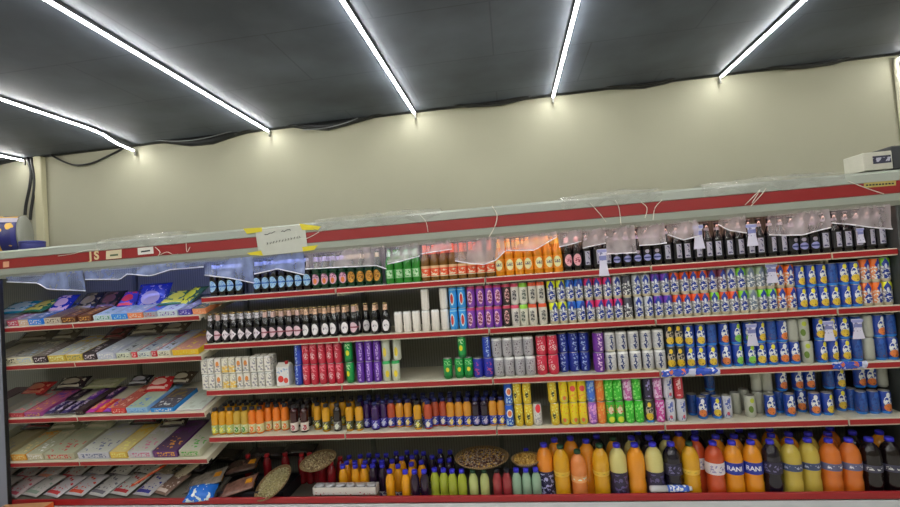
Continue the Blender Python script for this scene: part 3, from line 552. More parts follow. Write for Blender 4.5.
caps([('g1', [(548.5, 451.5)]), ('g2', [(562.6, 447.5)]), ('g3', [(586, 456)]), ('g4', [(592, 446.5), (554.5, 441)]), ('g2', [(609.7, 452)]), ('g4', [(573, 439)]), ('h3', [(610, 442)]), ('g5', [(632, 453), (646.3, 450.3)]), ('g4', [(627, 445)]), ('g5', [(640, 442)]), ('g6', [(664.7, 451), (656, 443)]), ('g2', [(686.8, 449)]), ('g4', [(682, 441)]), ('g5', [(669, 441)]),
      ('g7', [(720.6, 447.5), (706, 441)]), ('g4', [(725, 440)]), ('g8', [(739.3, 447.8), (757.6, 447)]), ('g4', [(740.5, 439.5), (759.7, 439)]), ('g6', [(779.6, 447)]), ('g9', [(782, 440), (798, 447), (811.5, 446)]), ('g4', [(794, 436.5), (773, 433)]), ('h1', [(834, 445), (854, 445)]), ('g9', [(815, 438)]), ('h1', [(833, 437.5), (853, 437)]), ('h2', [(886, 452), (874, 439), (870, 446)]), ('g4', [(891, 433.5)]),
      ('g6', [(600, 438), (640, 434), (664, 433), (694, 432)]), ('h2', [(722, 432), (742, 431)])], 'deck')
TX0, TX1 = at(306, 490, .05).x, at(382, 490, .05).x
deck = [b_ for b_ in BL if b_['row'][0] == 'deck']
for _ in range(400):
    for i in range(len(deck)):
        a = deck[i]
        if TX0 < a['x'] < TX1: a['Y'] = max(a['Y'], .118 + a['r'])
        if a['x'] < TX0: a['Y'] = max(a['Y'], .36)
        for j in range(i + 1, len(deck)):
            c = deck[j]; dx, dy = c['x'] - a['x'], c['Y'] - a['Y']; s = a['r'] + c['r'] + .001; d = math.hypot(dx, dy)
            if 1e-6 < d < s:
                e = (s - d) / 2 / d; a['x'] -= dx * e; a['Y'] -= dy * e; c['x'] += dx * e; c['Y'] += dy * e
        a['Y'] = max(.02 + a['r'], min(.53 - a['r'], a['Y'])); a['x'] = min(a['x'], XE1 - .04 - a['r'])
shel = [b_ for b_ in BL if b_['row'][0] != 'deck'] + [c for c in low if c['shelf'] in (2, 4)]
for _ in range(250):
    for i in range(len(shel)):
        a = shel[i]; az_ = a['z']
        for j in range(i + 1, len(shel)):
            c = shel[j]
            if abs(c['z'] - az_) > .1 or abs(c['x'] - a['x']) > .07: continue
            fa, fc = 'code' in a and a['code'] in DEF, c['code'] in DEF
            if fa and fc: continue
            dy = abs(a['Y'] - c['Y']); s = a['r'] + c['r'] + .0006
            if dy >= s: continue
            need = math.sqrt(s * s - dy * dy); d = c['x'] - a['x']
            if abs(d) < need:
                e = (need - abs(d)) * (1 if d >= 0 else -1)
                wa, wc = (0, 1) if fa else ((1, 0) if fc else (.5, .5)); a['x'] -= e * wa; c['x'] += e * wc
        if a['code'] not in DEF: a['x'] = max(-2.10 + a['r'], min(a['x'], XE1 - .035 - a['r']))
for b_ in BL:
    K_ = BK[b_['code']]
    o = thing(K_['name'], (b_['x'], b_['Y'], b_['z']), rot=(0, 0, random.uniform(-.3, .3) if b_['code'] != 'g8' else -.75 * math.atan2(b_['x'], 2.9)))
    lb_ = None
    for nm, me in b_['parts']:
        q = ob(nm, me, o)
        if nm == 'label': lb_ = q
    if b_['code'] == 'g8': ob('lettering', RANI, lb_)
    rn_ = b_['rowname'] if b_['rowname'] != 'deck' else ('front of bottom deck' if b_['Y'] < .17 else 'back of bottom deck')
    reg(o, K_['phrase'], rn_, 'bottle', b_['x'], K_['phrase'] + 's ' + b_['grp'])
# white cartons, left of shelf 3
cart = [('Ca', 'white carton with grey print', 'd6d2cb', [('scrib', -.03, .03, .01, .09, '8f8c94', 60, .56), ('band', .092, .105, 'e8e6e0')]),
        ('Cc', 'white carton with yellow print', 'd8d4c6', [('scrib', -.03, .03, .04, .09, 'a8a4a4', 60, .55), ('scrib', -.03, .03, .005, .05, 'd8b45a', 60, .45)]),
        ('Cd', 'white carton with orange print', 'd8d3ca', [('oval', 0, .06, .012, .02, 'd0823c'), ('scrib', -.02, .02, .01, .05, '8a8a94', 70, .54)])]
cmesh = {}
for k, ph, base, ly in cart:
    bodym = MB().box(-.0205, .0205, -.02, .02, 0, .098, .0015).mesh('carton_body', pmat('carton_' + k, base, ly, .5)); topm = MB().box(-.0205, .0205, -.003, .003, .098, .104).mesh('top_seam', mat('carton_white', 'dedbd4', .5)); cmesh[k] = (bodym, topm, ph)
def carton(px, tier, k, Yf=.03, rowx=''):
    z = SZ[3] + .0142 + tier * .1043
    CT_.append([xat(px, Yf + .02, z + .05), Yf + .02, z, k, tier, rowx])
CT_ = []
for t_ in (0, 1):
    pxs = [205.5, 212, 219, 226, 233, 240, 247, 254.3, 261.5, 268.5]
    ks = ['Ca', 'Ca', 'Cd', 'Cc', 'Cc', 'Cd', 'Cd', 'Ca', 'Ca', 'Ca']
    for p, k in zip(pxs, ks): carton(p + (1.5 if t_ == 0 else 0), t_, k)
    for p in (258, 265, 272.5): carton(p, t_, 'Ca', .10, ', second row')
for it in range(100):
    for a in CT_:
        for c in CT_:
            if a is c or a[1] != c[1] or a[4] != c[4]: continue
            d = c[0] - a[0]
            if abs(d) < .0418: e = (.0418 - abs(d)) / 2 * (1 if d > 0 else -1); a[0] -= e; c[0] += e
for x, y, z, k, t_, rx_ in CT_:
    o = thing('drink_carton', (x, y, z)); ob('carton_body', cmesh[k][0], o); ob('top_seam', cmesh[k][1], o)
    reg(o, cmesh[k][2], ('upper tier' if t_ else 'lower tier') + rx_ + ', third shelf', 'carton', x, 'small white cartons on the third shelf')
# larger fruit carton
x = xat(285.5, .08, 1.02)
o = thing('juice_carton', (x, .075, SZ[3] + .0142), 'white juice carton with red fruit beside the small white cartons', 'carton')
MB().box(-.044, .044, -.035, .035, 0, .125, .002).build('carton_body', pmat('fruit_carton', 'd3d2d4', [('oval', -.014, .045, .02, .022, 'd23a34'), ('oval', .022, .035, .016, .018, 'd6483c'), ('scrib', -.04, .04, .08, .115, '7f9cc0', 60, .56)], .5), o)
MB().add([(-.044, -.035, .125), (.044, -.035, .125), (.044, .035, .125), (-.044, .035, .125), (-.044, 0, .15), (.044, 0, .15)], [(0, 1, 5, 4), (2, 3, 4, 5), (0, 4, 3), (1, 2, 5)]).build('gable_top', mat('carton_white', 'dedbd4'), o)
MB().lathe([(.010, .140), (.010, .158), (.009, .160)], 12).build('cap', caprd, o, loc=(.02, -.012, 0))
# ------------------------------------------------------------------ confectionery section
def tilt_frame(z, Y0=.012): return z, Y0
def pillow(L, W, Hh, nx=10, ny=6):
    vs = []; n = nx + 1; m_ = ny + 1
    for s in (1, -1):
        for j in range(m_):
            for i in range(n):
                u = i / nx * 2 - 1; v = j / ny * 2 - 1
                b_ = max(0, (1 - abs(u) ** 4)) ** .6 * max(0, (1 - v * v)) ** .5
                w = .0018 * math.sin(i * 2.3 + j * 1.7)
                vs.append((v * W / 2 * (1 - .06 * (1 - abs(u))), u * L / 2, Hh / 2 + s * (b_ * (Hh / 2 - .001) + .0008) + w * b_))
    fs = []
    for j in range(ny):
        for i in range(nx):
            a = j * n + i; fs.append((a, a + n, a + n + 1, a + 1)); q = a + n * m_; fs.append((q, q + 1, q + n + 1, q + n))
    o2 = n * m_
    for i in range(nx): fs.append((i, i + 1, o2 + i + 1, o2 + i)); a = ny * n + i; fs.append((a + 1, a, o2 + a, o2 + a + 1))
    for j in range(ny): a = j * n; fs.append((a + n, a, o2 + a, o2 + a + n)); a += nx; fs.append((a, a + n, o2 + a + n, o2 + a))
    return MB().add(vs, fs, True)
LV = {1: 'top', 2: 'second', 3: 'third', 4: 'fourth'}
def lslot(lev, px, s, h):
    """world position of a point s up the tilted board, h above it"""
    if lev == 5: z, y0, T, top = .225, .02, R(13), .0104
    else: z, y0, T, top = LZ[lev], 0, R(TILT), .0144
    cy, sy = math.cos(T), math.sin(T)
    Y = y0 + s * cy - (top + h) * sy; Z = z + s * sy + (top + h) * cy
    return xat(px, Y, Z), Y, Z, T
lastx = {}
def candy(lev, p0, p1, col, phrase, L=.34, h=.032, topcol=None, print_=None, s=.018, kind='box', lift=0, side=None):
    x0, Y, Z, T = lslot(lev, p0, s, lift); x1 = lslot(lev, p1, s, lift)[0]
    key = (lev, lift > 0)
    x0 = max(x0, -4.0)
    if lift == 0 and kind == 'box':
        x0 = max(x0, lastx.get(key, -9) + .001); lastx[key] = x1
    w = x1 - x0 - .002; print_ = print_ or '8a8a90'; topcol = topcol or col
    cid = f'{lev}_{int(p0*10)}_{int(lift*1000)}_{int(s*100)}'
    if kind == 'box':
        o = thing('confectionery_box', ((x0 + x1) / 2, Y, Z), rot=(T, 0, 0))
        MB().box(-w / 2, w / 2, 0, L, 0, h, .0015).build('box_body', pmat('boxf_' + cid, col, [('scrib', -w * .4, w * .4, h * .2, h * .8, print_, 70, .52)], .4), o)
        MB().box(-w / 2 + .001, w / 2 - .001, .002, L - .002, h, h + .0015).build('printed_lid', pmat('boxt_' + cid, topcol, [('scrib', -w * .42, w * .42, .02, L * .45, print_, 32, .58), ('scrib', -w * .42, w * .42, L * .55, L * .95, side or col, 26, .5)], .4, axes='xy'), o)
        cat = 'box'
    elif kind == 'bar':
        o = thing('chocolate_bar', ((x0 + x1) / 2, Y + math.cos(T) * L / 2, Z + math.sin(T) * L / 2), rot=(T, 0, 0))
        pillow(L, w, h).build('wrapper', pmat('bar_' + cid, col, [('scrib', -w * .3, w * .3, -L * .35, L * .35, print_, 60, .5)], .3, axes='xy'), o)
        for sg in (-1, 1): MB().box(-w * .45, w * .45, min(sg * L * .5, sg * (L * .5 - .009)), max(sg * L * .5, sg * (L * .5 - .009)), h / 2 - .0015, h / 2 + .0015).build('crimped_end', mat('bar_end_' + col, topcol, .3), o)
        cat = 'chocolate bar'
    reg(o, phrase, f'{LV[lev]} confectionery shelf' if lev < 5 else 'bottom confectionery shelf', cat, (x0 + x1) / 2, 'confectionery on the tilted shelves')
    return o
def bag(lev, pc, s, w, L, h, col, phrase, pr, lift=0, rx=0, rz=0, thing_name='snack_bag', base2=None):
    x, Y, Z, T = lslot(lev, pc, s, lift)
    o = thing(thing_name, (x, Y, Z), rot=(T + R(rx), 0, R(rz)))
    bid = f'bag_{lev}_{int(pc)}_{int(s*100)}'
    pillow(L, w, h).build('bag_body', pmat(bid, col, [('oval', 0, 0, w * .28, L * .22, base2 or pr), ('scrib', -w * .4, w * .4, -L * .4, L * .4, pr, 24 if base2 is None else 34, .56 if base2 is None else .6), ('rect', -w * .35, w * .35, -L * .42, -L * .3, pr)], .25, coat=.5, axes='xy'), o)
    for sg in (-1, 1): MB().box(-w * .46, w * .46, min(sg * L * .5, sg * (L * .5 - .012)), max(sg * L * .5, sg * (L * .5 - .012)), h / 2 - .002, h / 2 + .002).build('crimped_seal', mat('seal_' + col, col, .3), o)
    reg(o, phrase, f'{LV[lev]} confectionery shelf' if lev < 5 else 'bottom confectionery shelf', 'bag', x, 'bags on the tilted shelves')
# hidden-front stock behind the post
for lv_, cols_ in ((1, (('6a6c7c', 'dull grey box behind the left post'), ('8a8478', 'beige box behind the left post'))), (2, (('6a645a', 'dull brown box behind the left post'), ('a49c88', 'cream box behind the left post'))), (3, (('5c4048', 'dull plum box behind the left post'), ('8c8a80', 'grey box behind the left post'))), (4, (('8a8468', 'olive box behind the left post'), ('b0a680', 'pale yellow box behind the left post')))):
    candy(lv_, -36, -16, cols_[0][0], cols_[0][1], L=.36, h=.05); candy(lv_, -15, 5, cols_[1][0], cols_[1][1], L=.36, h=.05)
bag(5, 2, .115, .19, .2, .03, 'b4acac', 'grey white packet half behind the left post', 'b86a70', .006, 5, -10, 'flat_packet', base2='b4acac'); bag(5, 10, .29, .2, .22, .035, 'a8a0a0', 'grey rear packet near the left post', 'b05a64', .012, 10, -12, 'flat_packet', base2='a8a0a0')
# level 1
for a in [(8, 19, 'b8485c', 'red and pink box'), (19, 29, 'c9ac94', 'beige and orange box'), (29, 43, '2a7fe0', 'bright blue box'), (45, 61, 'c0b4a4', 'cream box with brown swirl', '5a4636'), (62, 77, '5c3420', 'brown box with gold print', 'd09a4c'), (79, 92, '6a3c22', 'brown and gold box', 'd8a050')]:
    candy(1, a[0], a[1], a[2], a[3], print_=a[4] if len(a) > 4 else 'd8d0d4', h=.045, topcol={'2a7fe0': '5a6f8c', 'b8485c': '9c5a74', 'c9ac94': '8a8c94', 'c0b4a4': '6b5442'}.get(a[2]))
for a in [(94, 112, 'b9c9d4', 'long pale blue box with green print', '3c8a6c'), (112, 128, '1f7fe0', 'bright blue box', '9cc8f4'), (128, 143, 'd8794a', 'orange and white box', 'e0d4c8'), (144, 157, '9fa0a8', 'grey box with red edge', 'b8384a'), (158, 178, 'b9c4cc', 'white box with mixed print', '6a4c9c'), (179, 192, '3c2f9c', 'purple and blue box', 'c0b8e8'), (193, 206, 'e08a5c', 'peach orange box', 'e8a884')]:
    candy(1, a[0], a[1], a[2], a[3], print_=a[4], h=.04, topcol={'b9c9d4': 'aabac8', 'd8794a': '98a4b0', '9fa0a8': '3f6fc0', '3c2f9c': '8a8a9c', '1f7fe0': '8fa3b4', 'e08a5c': '5a6a5c'}.get(a[2]))
bag(1, 22, .26, .26, .2, .04, '2f8f9c', 'teal snack bag lying on boxes', 'b9d0c8', .05, 8, 10); bag(1, 45, .25, .24, .2, .045, '2c6a48', 'green snack bag lying on boxes', 'c0b04c', .05, 8, -8)
bag(1, 65, .27, .17, .19, .05, '1e2e94', 'blue chocolate bag leaning at the back', 'c8a4b0', .05, 28, 6); bag(1, 92, .28, .22, .2, .05, '1c1a22', 'black snack bag leaning at the back', '7a6c50', .05, 28, -6); bag(1, 112, .27, .18, .2, .05, '201c20', 'black snack bag leaning at the back', '5c3838', .05, 28, 6)
bag(1, 131, .26, .14, .16, .05, '3a3c9c', 'blue and red snack bag leaning at the back', 'd83a4c', .05, 30, 4); bag(1, 155, .27, .25, .25, .06, '1a2a8c', 'large royal blue snack bag standing at the back', '9a90b0', .045, 48, 5, base2='a090a8')
bag(1, 178, .24, .2, .2, .04, '2c6a50', 'dark green snack bag with yellow print', 'd8d04c', .045, 12, 8); bag(1, 193, .25, .18, .22, .045, '3a5c40', 'green and yellow snack bag by the first beer bottle', 'e6d83a', .045, 22, -20)
# level 2
for a in [(6, 17, 'cfc8b0', 'cream box with black spot', '2a2420', '8f8880'), (17, 33, 'c9c4ac', 'cream box with pale blue print', '9fb4d0', '8c8a84'), (34, 48, '33222a', 'dark brown box with white print', 'c8bcc4', '7a7068'), (49, 66, 'c9b04c', 'yellow box', 'e4dc9c', 'b4b8bc'), (67, 83, 'ccb455', 'yellow box', '8a8a5c', 'bcbfc0'), (84, 97, '30202a', 'dark brown box with white print', 'd0c4cc', '2c2026'), (98, 116, 'b9bcd0', 'lilac white box', 'd8d8e0', 'b4bacb')]:
    candy(2, *a[:4], print_=a[4], topcol=a[5], h=.05, L=.36)
for a in [(117, 131, 'c6cbb8', 'white box with black mark', '30343c', 'b0b6bc'), (132, 137, 'c82f3c', 'narrow red box', 'e8c0c0', 'a4a6aa'), (138, 151, 'c4cac4', 'white box with blue line', '3c4c80', 'aab4c0'), (152, 157, 'c82f3c', 'narrow red box', 'e8c0c0', '9c9ea8'), (158, 171, 'c9c5b4', 'cream box with grey print', '5c5a54', 'b4bcd4'), (173, 199, 'e0b21e', 'wide yellow box with red lid', 'd8c050', 'b9847c')]:
    candy(2, *a[:4], print_=a[4], topcol=a[5], h=.04, L=.36)
bag(2, 120, .33, .2, .14, .05, '3a1c1c', 'dark red snack bag at the back', '6a3030', .05, 20)
# level 3
candy(3, 10, 24, 'c0404a', 'red box with long grey lid', L=.38, topcol='8f948c', print_='e07a80'); candy(3, 25, 42, '9c4a8c', 'purple and red box', L=.36, topcol='b05a7c', print_='e0a04c', side='6a3c9c')
for i, p in enumerate([44, 52, 60, 68]):
    candy(3, p, p + 7.5, '2a2034' if i % 2 else '332a5c', 'dark purple wrapped chocolate bar', L=.17, h=.03, print_='b8a8c8', topcol='c0b8c0', kind='bar', s=.02); candy(3, p, p + 7.5, '281e2c', 'dark brown wrapped chocolate bar behind', L=.17, h=.03, print_='8a7a80', kind='bar', s=.20)
candy(3, 76, 84, '2c1c1c', 'dark brown box', L=.34, topcol='3a2c30', print_='5a4a48')
for i, p in enumerate([86, 94.5, 103]):
    candy(3, p, p + 8, ['b83a9c', 'c83a3c', '8a3ab0'][i], ['magenta wrapped chocolate bar', 'red wrapped chocolate bar', 'violet wrapped chocolate bar'][i], L=.17, h=.032, print_='e8a050', kind='bar', s=.02); candy(3, p, p + 8, ['6a3c9c', '4a2c60', '3a2450'][i], ['lilac wrapped chocolate bar behind', 'plum wrapped chocolate bar behind', 'dark plum wrapped chocolate bar behind'][i], L=.17, h=.03, print_='c89ac0', kind='bar', s=.20)
lastx[(3, False)] = lslot(3, 111, .02, 0)[0]
candy(3, 112, 126, 'cc3030', 'red box', L=.36, topcol='b8584c', print_='e8b0a0', side='e0a080', h=.04); candy(3, 127, 148, '8cb4e0', 'light blue box with pale green lid', L=.37, topcol='a4b8a4', print_='5c8cd0', side='90a890', h=.04)
candy(3, 151, 174, '2a8ad8', 'bright blue box with brown lid', L=.26, topcol='4c4a58', print_='d8e8f4', side='7a6a3c', h=.03); candy(3, 176, 202, 'c4b8bc', 'white flat empty card tray', L=.3, topcol='c4ccc4', print_='b4bab0', side='b9c0b4', h=.012)
bag(3, 163, .30, .2, .14, .06, 'c0282e', 'red snack bag at the back', 'e8b0a8', .04, 20); bag(3, 40, .33, .22, .14, .05, 'a83030', 'dark red snack bag at the back', 'd07a60', .035, 14); bag(3, 105, .36, .3, .12, .03, '8c8f6c', 'olive sheet wrapped bag at the back', 'a4a488', .045, 8); bag(3, 142, .37, .18, .1, .05, '22242c', 'black snack bag at the back', 'a0a0a8', .045, 20)
# level 4
for a in [(12, 27, 'd89a3c', 'yellow orange box', 'e8c890', 'b4b08c'), (28, 44, 'c0b8a0', 'cream box with white print', 'e4e0e0', 'a8a890'), (45, 75, 'b0ac94', 'wide cream box with red mark', 'c03a3c', 'a8ab94')]: candy(4, *a[:4], print_=a[4], topcol=a[5], h=.05, L=.36)
for a in [(79, 110, 'b8b8c4', 'wide white box with blue print', '5c648c', 'b9bab4'), (111, 128, 'cfae4a', 'yellow box', 'e8d47c', 'c9b87c'), (129, 153, 'bcb8c0', 'lilac white box', 'c06a8c', 'b0afa8'), (154, 178, '5a2c6c', 'purple and orange box', 'e09a3c', '4a3454'), (180, 201, 'b4b49c', 'cream box with green circle', '4ca03c', 'b0b0a0')]: candy(4, *a[:4], print_=a[4], topcol=a[5], h=.05, L=.36)
lastx.clear()
for i_, (lv, pc, w_, cc, nm) in enumerate([(2, 40, .3, '6c665c', 'brownish grey bag at the back'), (2, 70, .26, '5c564c', 'dull brown bag at the back'), (2, 150, .26, '4c4440', 'dark brown bag at the back'), (2, 178, .22, '5a5048', 'dull tan bag at the back'), (3, 75, .24, '2a2228', 'black crinkled bag at the back'), (3, 185, .2, '3a3028', 'dark brown bag at the back'), (4, 70, .26, '70705c', 'olive bag at the back'), (4, 105, .26, '8a8c78', 'pale olive bag at the back'), (4, 178, .2, '2c2024', 'black bag at the back, right end')]):
    bag(lv, pc, .36, w_, .12, .06, cc, nm, 'a09888', .05, 22, (-1) ** i_ * 6)
bag(4, 44, .36, .3, .1, .05, '2c1a1c', 'dark red snack bag at the back', '8a3c40', .05, 12); bag(4, 150, .38, .26, .1, .05, '241c20', 'black snack bag at the back', '70303c', .05, 12)
# bottom level
def pack(pc, s, w, L, col, ph, pr, rz=0, lift=0, h=.02): bag(5, pc, s, w, L, h, col, ph, pr, lift, 0, rz, 'flat_packet')
for i, (pc, w, col, ph, pr, rz) in enumerate([(24, .19, 'b8a8ac', 'pinkish white flat packet', 'c05a6c', -10), (45, .19, 'b4b0b0', 'grey white flat packet', '8a9a90', -14), (66, .19, 'bcb8c0', 'white flat packet with red arrow', 'c8454c', -16), (88, .19, 'b9b6bc', 'white flat packet with orange patch', 'd0503c', -12), (110, .19, 'bab9ba', 'white flat packet with grey print', '70707c', -16), (132, .19, 'b5b5b5', 'white flat packet with dark red print', 'a8343c', -14), (154, .17, 'b0aeb4', 'white flat packet with blue edge', '3a3a8c', -12), (173, .16, '7a6258', 'brown chocolate flat packet', 'c8b8b0', -20)]):
    bag(5, pc, .115, w, .2, .03, col, ph, pr, .004 + .006 * (i % 2), 5, rz, 'flat_packet', base2=col)
for i, (pc, w, col, ph, pr, rz) in enumerate([(34, .2, 'a8a0a0', 'grey white rear packet', 'b05a64', -12), (57, .2, 'b0a8a8', 'pinkish rear packet', 'c8806c', -10), (80, .2, 'a4a4a4', 'grey rear packet with red print', 'a84a50', -12), (103, .2, 'b0aeb0', 'white rear packet with grey print', '7a7a84', -14), (126, .2, 'b8b8b6', 'large white rear packet with dark print', '54545c', -14), (150, .2, 'b4b4b2', 'white rear packet with black print', '2c2c30', -14), (172, .18, '8a8270', 'tan rear packet', 'b0a48c', -24), (192, .16, '6c6458', 'dark tan rear packet', '9c9078', -24)]):
    bag(5, pc, .29, w, .22, .035, col, ph, pr, .010 + .008 * (i % 2), 10, rz, 'flat_packet', base2=col)
bag(5, 150, .17, .035, .24, .02, 'd8542c', 'narrow orange strip packet', 'e8a080', .045, 6, -38, 'flat_packet')
bag(5, 186, .22, .14, .24, .04, 'b0a48c', 'beige wedge shaped packet by the blue bag', '8c8070', .02, 14, -40, 'flat_packet', base2='b0a48c')
# ---- deck clutter to the right of the confectionery
def deckthing(name, px, py, z, phrase, cat, rot): p = atz(px, py, z); return thing(name, p, phrase, cat, rot=rot)
p = at(208, 491, .10); o = thing('snack_bag', (p.x, .045, .225), 'crumpled blue bag on the bottom deck beside the white packets', 'bag', rot=(R(28), 0, R(10)))
pillow(.12, .2, .08).build('bag_body', pmat('bluebag', '1f6ad0', [('scrib', -.08, .08, -.06, .06, 'c8d8ea', 24, .56)], .25, coat=.5, axes='xy'), o)
silver = mat('foil', '9b948c', .35, metal=.3, noise=.15, nscale=30); darkt = mat('tray_dark', '2a2422', .35)
def foiltray(px, py, Y, z, ph, rot, w=.26, L=.17, st=True, meat='7a5a50'):
    x = xat(px, Y, z); o = thing('covered_food_tray', (x, Y, z), ph, 'food tray', 'covered trays on the bottom deck', rot)
    MB().add([(-w / 2, -L / 2, .03), (w / 2, -L / 2, .03), (w / 2, L / 2, .03), (-w / 2, L / 2, .03), (-w * .42, -L * .4, 0), (w * .42, -L * .4, 0), (w * .42, L * .4, 0), (-w * .42, L * .4, 0)], [(4, 5, 1, 0), (5, 6, 2, 1), (6, 7, 3, 2), (7, 4, 0, 3), (7, 6, 5, 4)]).build('tray', darkt, o)
    c = pillow(L * .98, w * .98, .03).build('clear_cover', mat('cover_' + meat, meat, .25, coat=.6, noise=.35, nscale=30), o, loc=(0, 0, .02))
    if st: MB().box(w * .24, w * .40, -L * .12, L * .12, .0, .0512).build('price_sticker', mat('sticker_orange', 'efa01e', .5), o)
cx0, cx1 = at(172, 485, .2).x, at(292, 485, .2).x
o = thing('plastic_crate', ((cx0 + cx1) / 2, .21, DECK), 'dark plastic crate under the covered trays on the bottom deck', 'crate'); w = (cx1 - cx0) / 2
MB().box(-w, w, -.14, .14, 0, .01).box(-w, w, -.14, -.13, 0, .075).box(-w, w, .13, .14, 0, .075).box(-w, -w + .01, -.14, .14, 0, .075).box(w - .01, w, -.14, .14, 0, .075).build('crate_body', mat('crate_dark', '26262c', .5), o)
MB().box(-w - .006, w + .006, -.146, -.13, .065, .078).box(-w - .006, w + .006, .13, .146, .065, .078).build('crate_rim', mat('crate_rim', '303038', .5), o)
foiltray(208, 478, .16, .262, 'long grey covered tray with yellow sticker above the blue bag', (R(14), R(-12), R(12)), .27, .17, meat='9a9088')
foiltray(240, 485, .12, .232, 'reddish covered tray with yellow sticker left of tilted round platter', (R(16), R(-14), R(10)), .26, .15, meat='8c6458')
foiltray(243, 470, .30, .295, 'dark reddish covered tray with yellow sticker behind the two front trays', (R(12), R(-8), R(8)), .26, .16, meat='5a4038')
foiltray(196, 463, .30, .315, 'dark covered tray behind the long grey tray', (R(14), 0, R(-6)), .27, .16, False, '2f2a30')
foiltray(222, 456, .43, .330, 'dark covered tray high at the back of the deck, below the yellow bottles', (R(10), R(4), 0), .3, .14, False, '352a22')
foiltray(268, 455, .44, .335, 'dark covered tray high at the back of the deck, below the orange bottles', (R(10), 0, 0), .3, .12, False, '30282a')
foiltray(300, 452, .46, .345, 'dark covered tray high at the back of the deck, right one', (R(10), 0, 0), .26, .12, False, '2c2622')
rim = pmat('woven_rim', '8c7350', [('stripes', .012, .4, '6c5638')], .6, coat=0); 
def platter(px, py, Y, z, rad, ph, rot, ncol, nuts=90):
    x = xat(px, Y, z); o = thing('round_platter', (x, Y, z), ph, 'platter', rot=rot)
    MB().lathe([(rad * .72, 0), (rad * .80, .002), (rad * .98, .022), (rad, .026), (rad * .96, .028), (rad * .78, .010), (.001, .008)], 40, (1, 0)).build('woven_rim', rim, o)
    for ci, c in enumerate(ncol):
        g = MB()
        for _ in range(nuts // len(ncol) * 2):
            q = rad * .84 * math.sqrt(random.random()); a = random.uniform(0, 6.28); hh = .014 + .02 * (1 - (q / rad) ** 2)
            cx_, cy_ = q * math.cos(a), q * math.sin(a); s = random.uniform(.006, .010)
            g.add([(cx_ + s * dx, cy_ + s * dy * .7, hh + s * dz * .7) for dx, dy, dz in ((1, 0, 0), (0, 1, 0), (-1, 0, 0), (0, -1, 0), (0, 0, 1), (0, 0, -1))], [(0, 1, 4), (1, 2, 4), (2, 3, 4), (3, 0, 4), (1, 0, 5), (2, 1, 5), (3, 2, 5), (0, 3, 5)], True)
        q = g.build('nuts', mat('nut_' + c, c, .5), o); q['kind'] = 'stuff'
    MB().lathe([(rad * .82, .010), (rad * .55, .022), (.001, .030)], 30, (1, 0)).build('nut_bed', mat('nutbed_' + ncol[0], ncol[0], .6, noise=.4, nscale=90), o)
platter(482, 462, .17, DECK + .2165, .180, 'large round woven platter of dark nuts and sweets', (0, 0, 0), ['5a3a34', '8a6a58', 'c9a04c', 'b0a090'], 420)
platter(526.5, 464, .13, DECK + .217, .095, 'small round platter of golden nuts beside the large platter', (R(3), R(-2), 0), ['d0a34c', 'b88a3c', 'e0bc6c'], 160)
platter(319, 469, .16, DECK + .222, .125, 'round platter of mixed nuts above red bottles', (R(10), R(-6), 0), ['a8906c', '7a6248', 'c9b890'], 200)
platter(275, 480, .10, .275, .140, 'round platter of pale nuts tilted towards the front left', (R(24), R(-22), 0), ['b8ac7c', 'a0966c', 'c8bc94'], 220)
# white egg-like six pack box
x = xat(345, .035, .22); o = thing('yogurt_tray', (x, .06, .236), 'long white open carton with six round silver tubs at the front', 'carton')
w = .215
MB().box(-w, w, -.035, .035, 0, .004).box(-w, w, -.035, -.032, 0, .05).box(-w, w, .032, .035, 0, .05).box(-w, -w + .003, -.035, .035, 0, .05).box(w - .003, w, -.035, .035, 0, .05).build('tray_body', pmat('traywhite', 'd0cbc6', [('scrib', -w, w, .0, .02, 'a83c44', 60, .6)], .5), o)
MB().box(-w, w, -.02, .03, -.0705, -.001).build('inner_support', mat('carton_plain', '8a7a68', .7), o)
for i in range(6):
    t = thing('yogurt_tub', (x - .175 + i * .07, .06, .2405), f'round silver tub in the long white carton, {ords[i]} from the left', 'tub', 'silver tubs in the white carton')
    MB().lathe([(.024, 0), (.029, .046)], 18).build('tub_body', mat('tub_grey', '8c8c94', .4), t); MB().lathe([(.031, .046), (.031, .050), (.012, .053)], 18).build('foil_lid', mat('tub_lid', 'cfcfd6', .3, metal=.3), t)
# fallen bottle lying on the deck front
p = at(672, 488, .05); o = thing('water_bottle', (at(648, 488, .05).x, .012, .262), 'small white and blue bottle lying on its side on the red rail', 'bottle', rot=(0, R(90), 0))
MB().lathe([(.012, 0), (.018, .004), (.019, .02), (.019, .10)], 16).build('clear_body', mat('clearp', 'c6c6cc', .2, coat=.5), o)
MB().lathe([(.0195, .10), (.0195, .2), (.016, .218)], 16).build('blue_label', pmat('bluel', '3a63c4', [('scrib', -.03, .03, .11, .2, 'd8dcf0', 60, .5)], .4), o)
MB().lathe([(.012, .218), (.012, .235)], 12).build('cap', mat('cap_white', 'd8d8dc', .4), o)
# orange carton on the floor in front at lower left
q0, q1 = at(-14, 503, -.18), at(31, 499, -.18)
o = thing('orange_carton', ((q0.x + q1.x) / 2, -.13, 0), 'orange carton standing in front of the case at lower left', 'box', rot=(0, 0, R(6)))
w = (q1.x - q0.x) / 2
MB().box(-w, w, -.09, .09, 0, .235, .002).build('box_body', pmat('orangebox', 'd9642c', [('scrib', -w * .8, w * .8, .1, .22, 'e8b060', 30, .56)], .5), o)
MB().box(-w * .98, w * .98, -.088, -.004, .235, .237).box(-w * .98, w * .98, .004, .088, .235, .237).build('lid_flap', mat('boxlid', 'd8a070', .5), o)
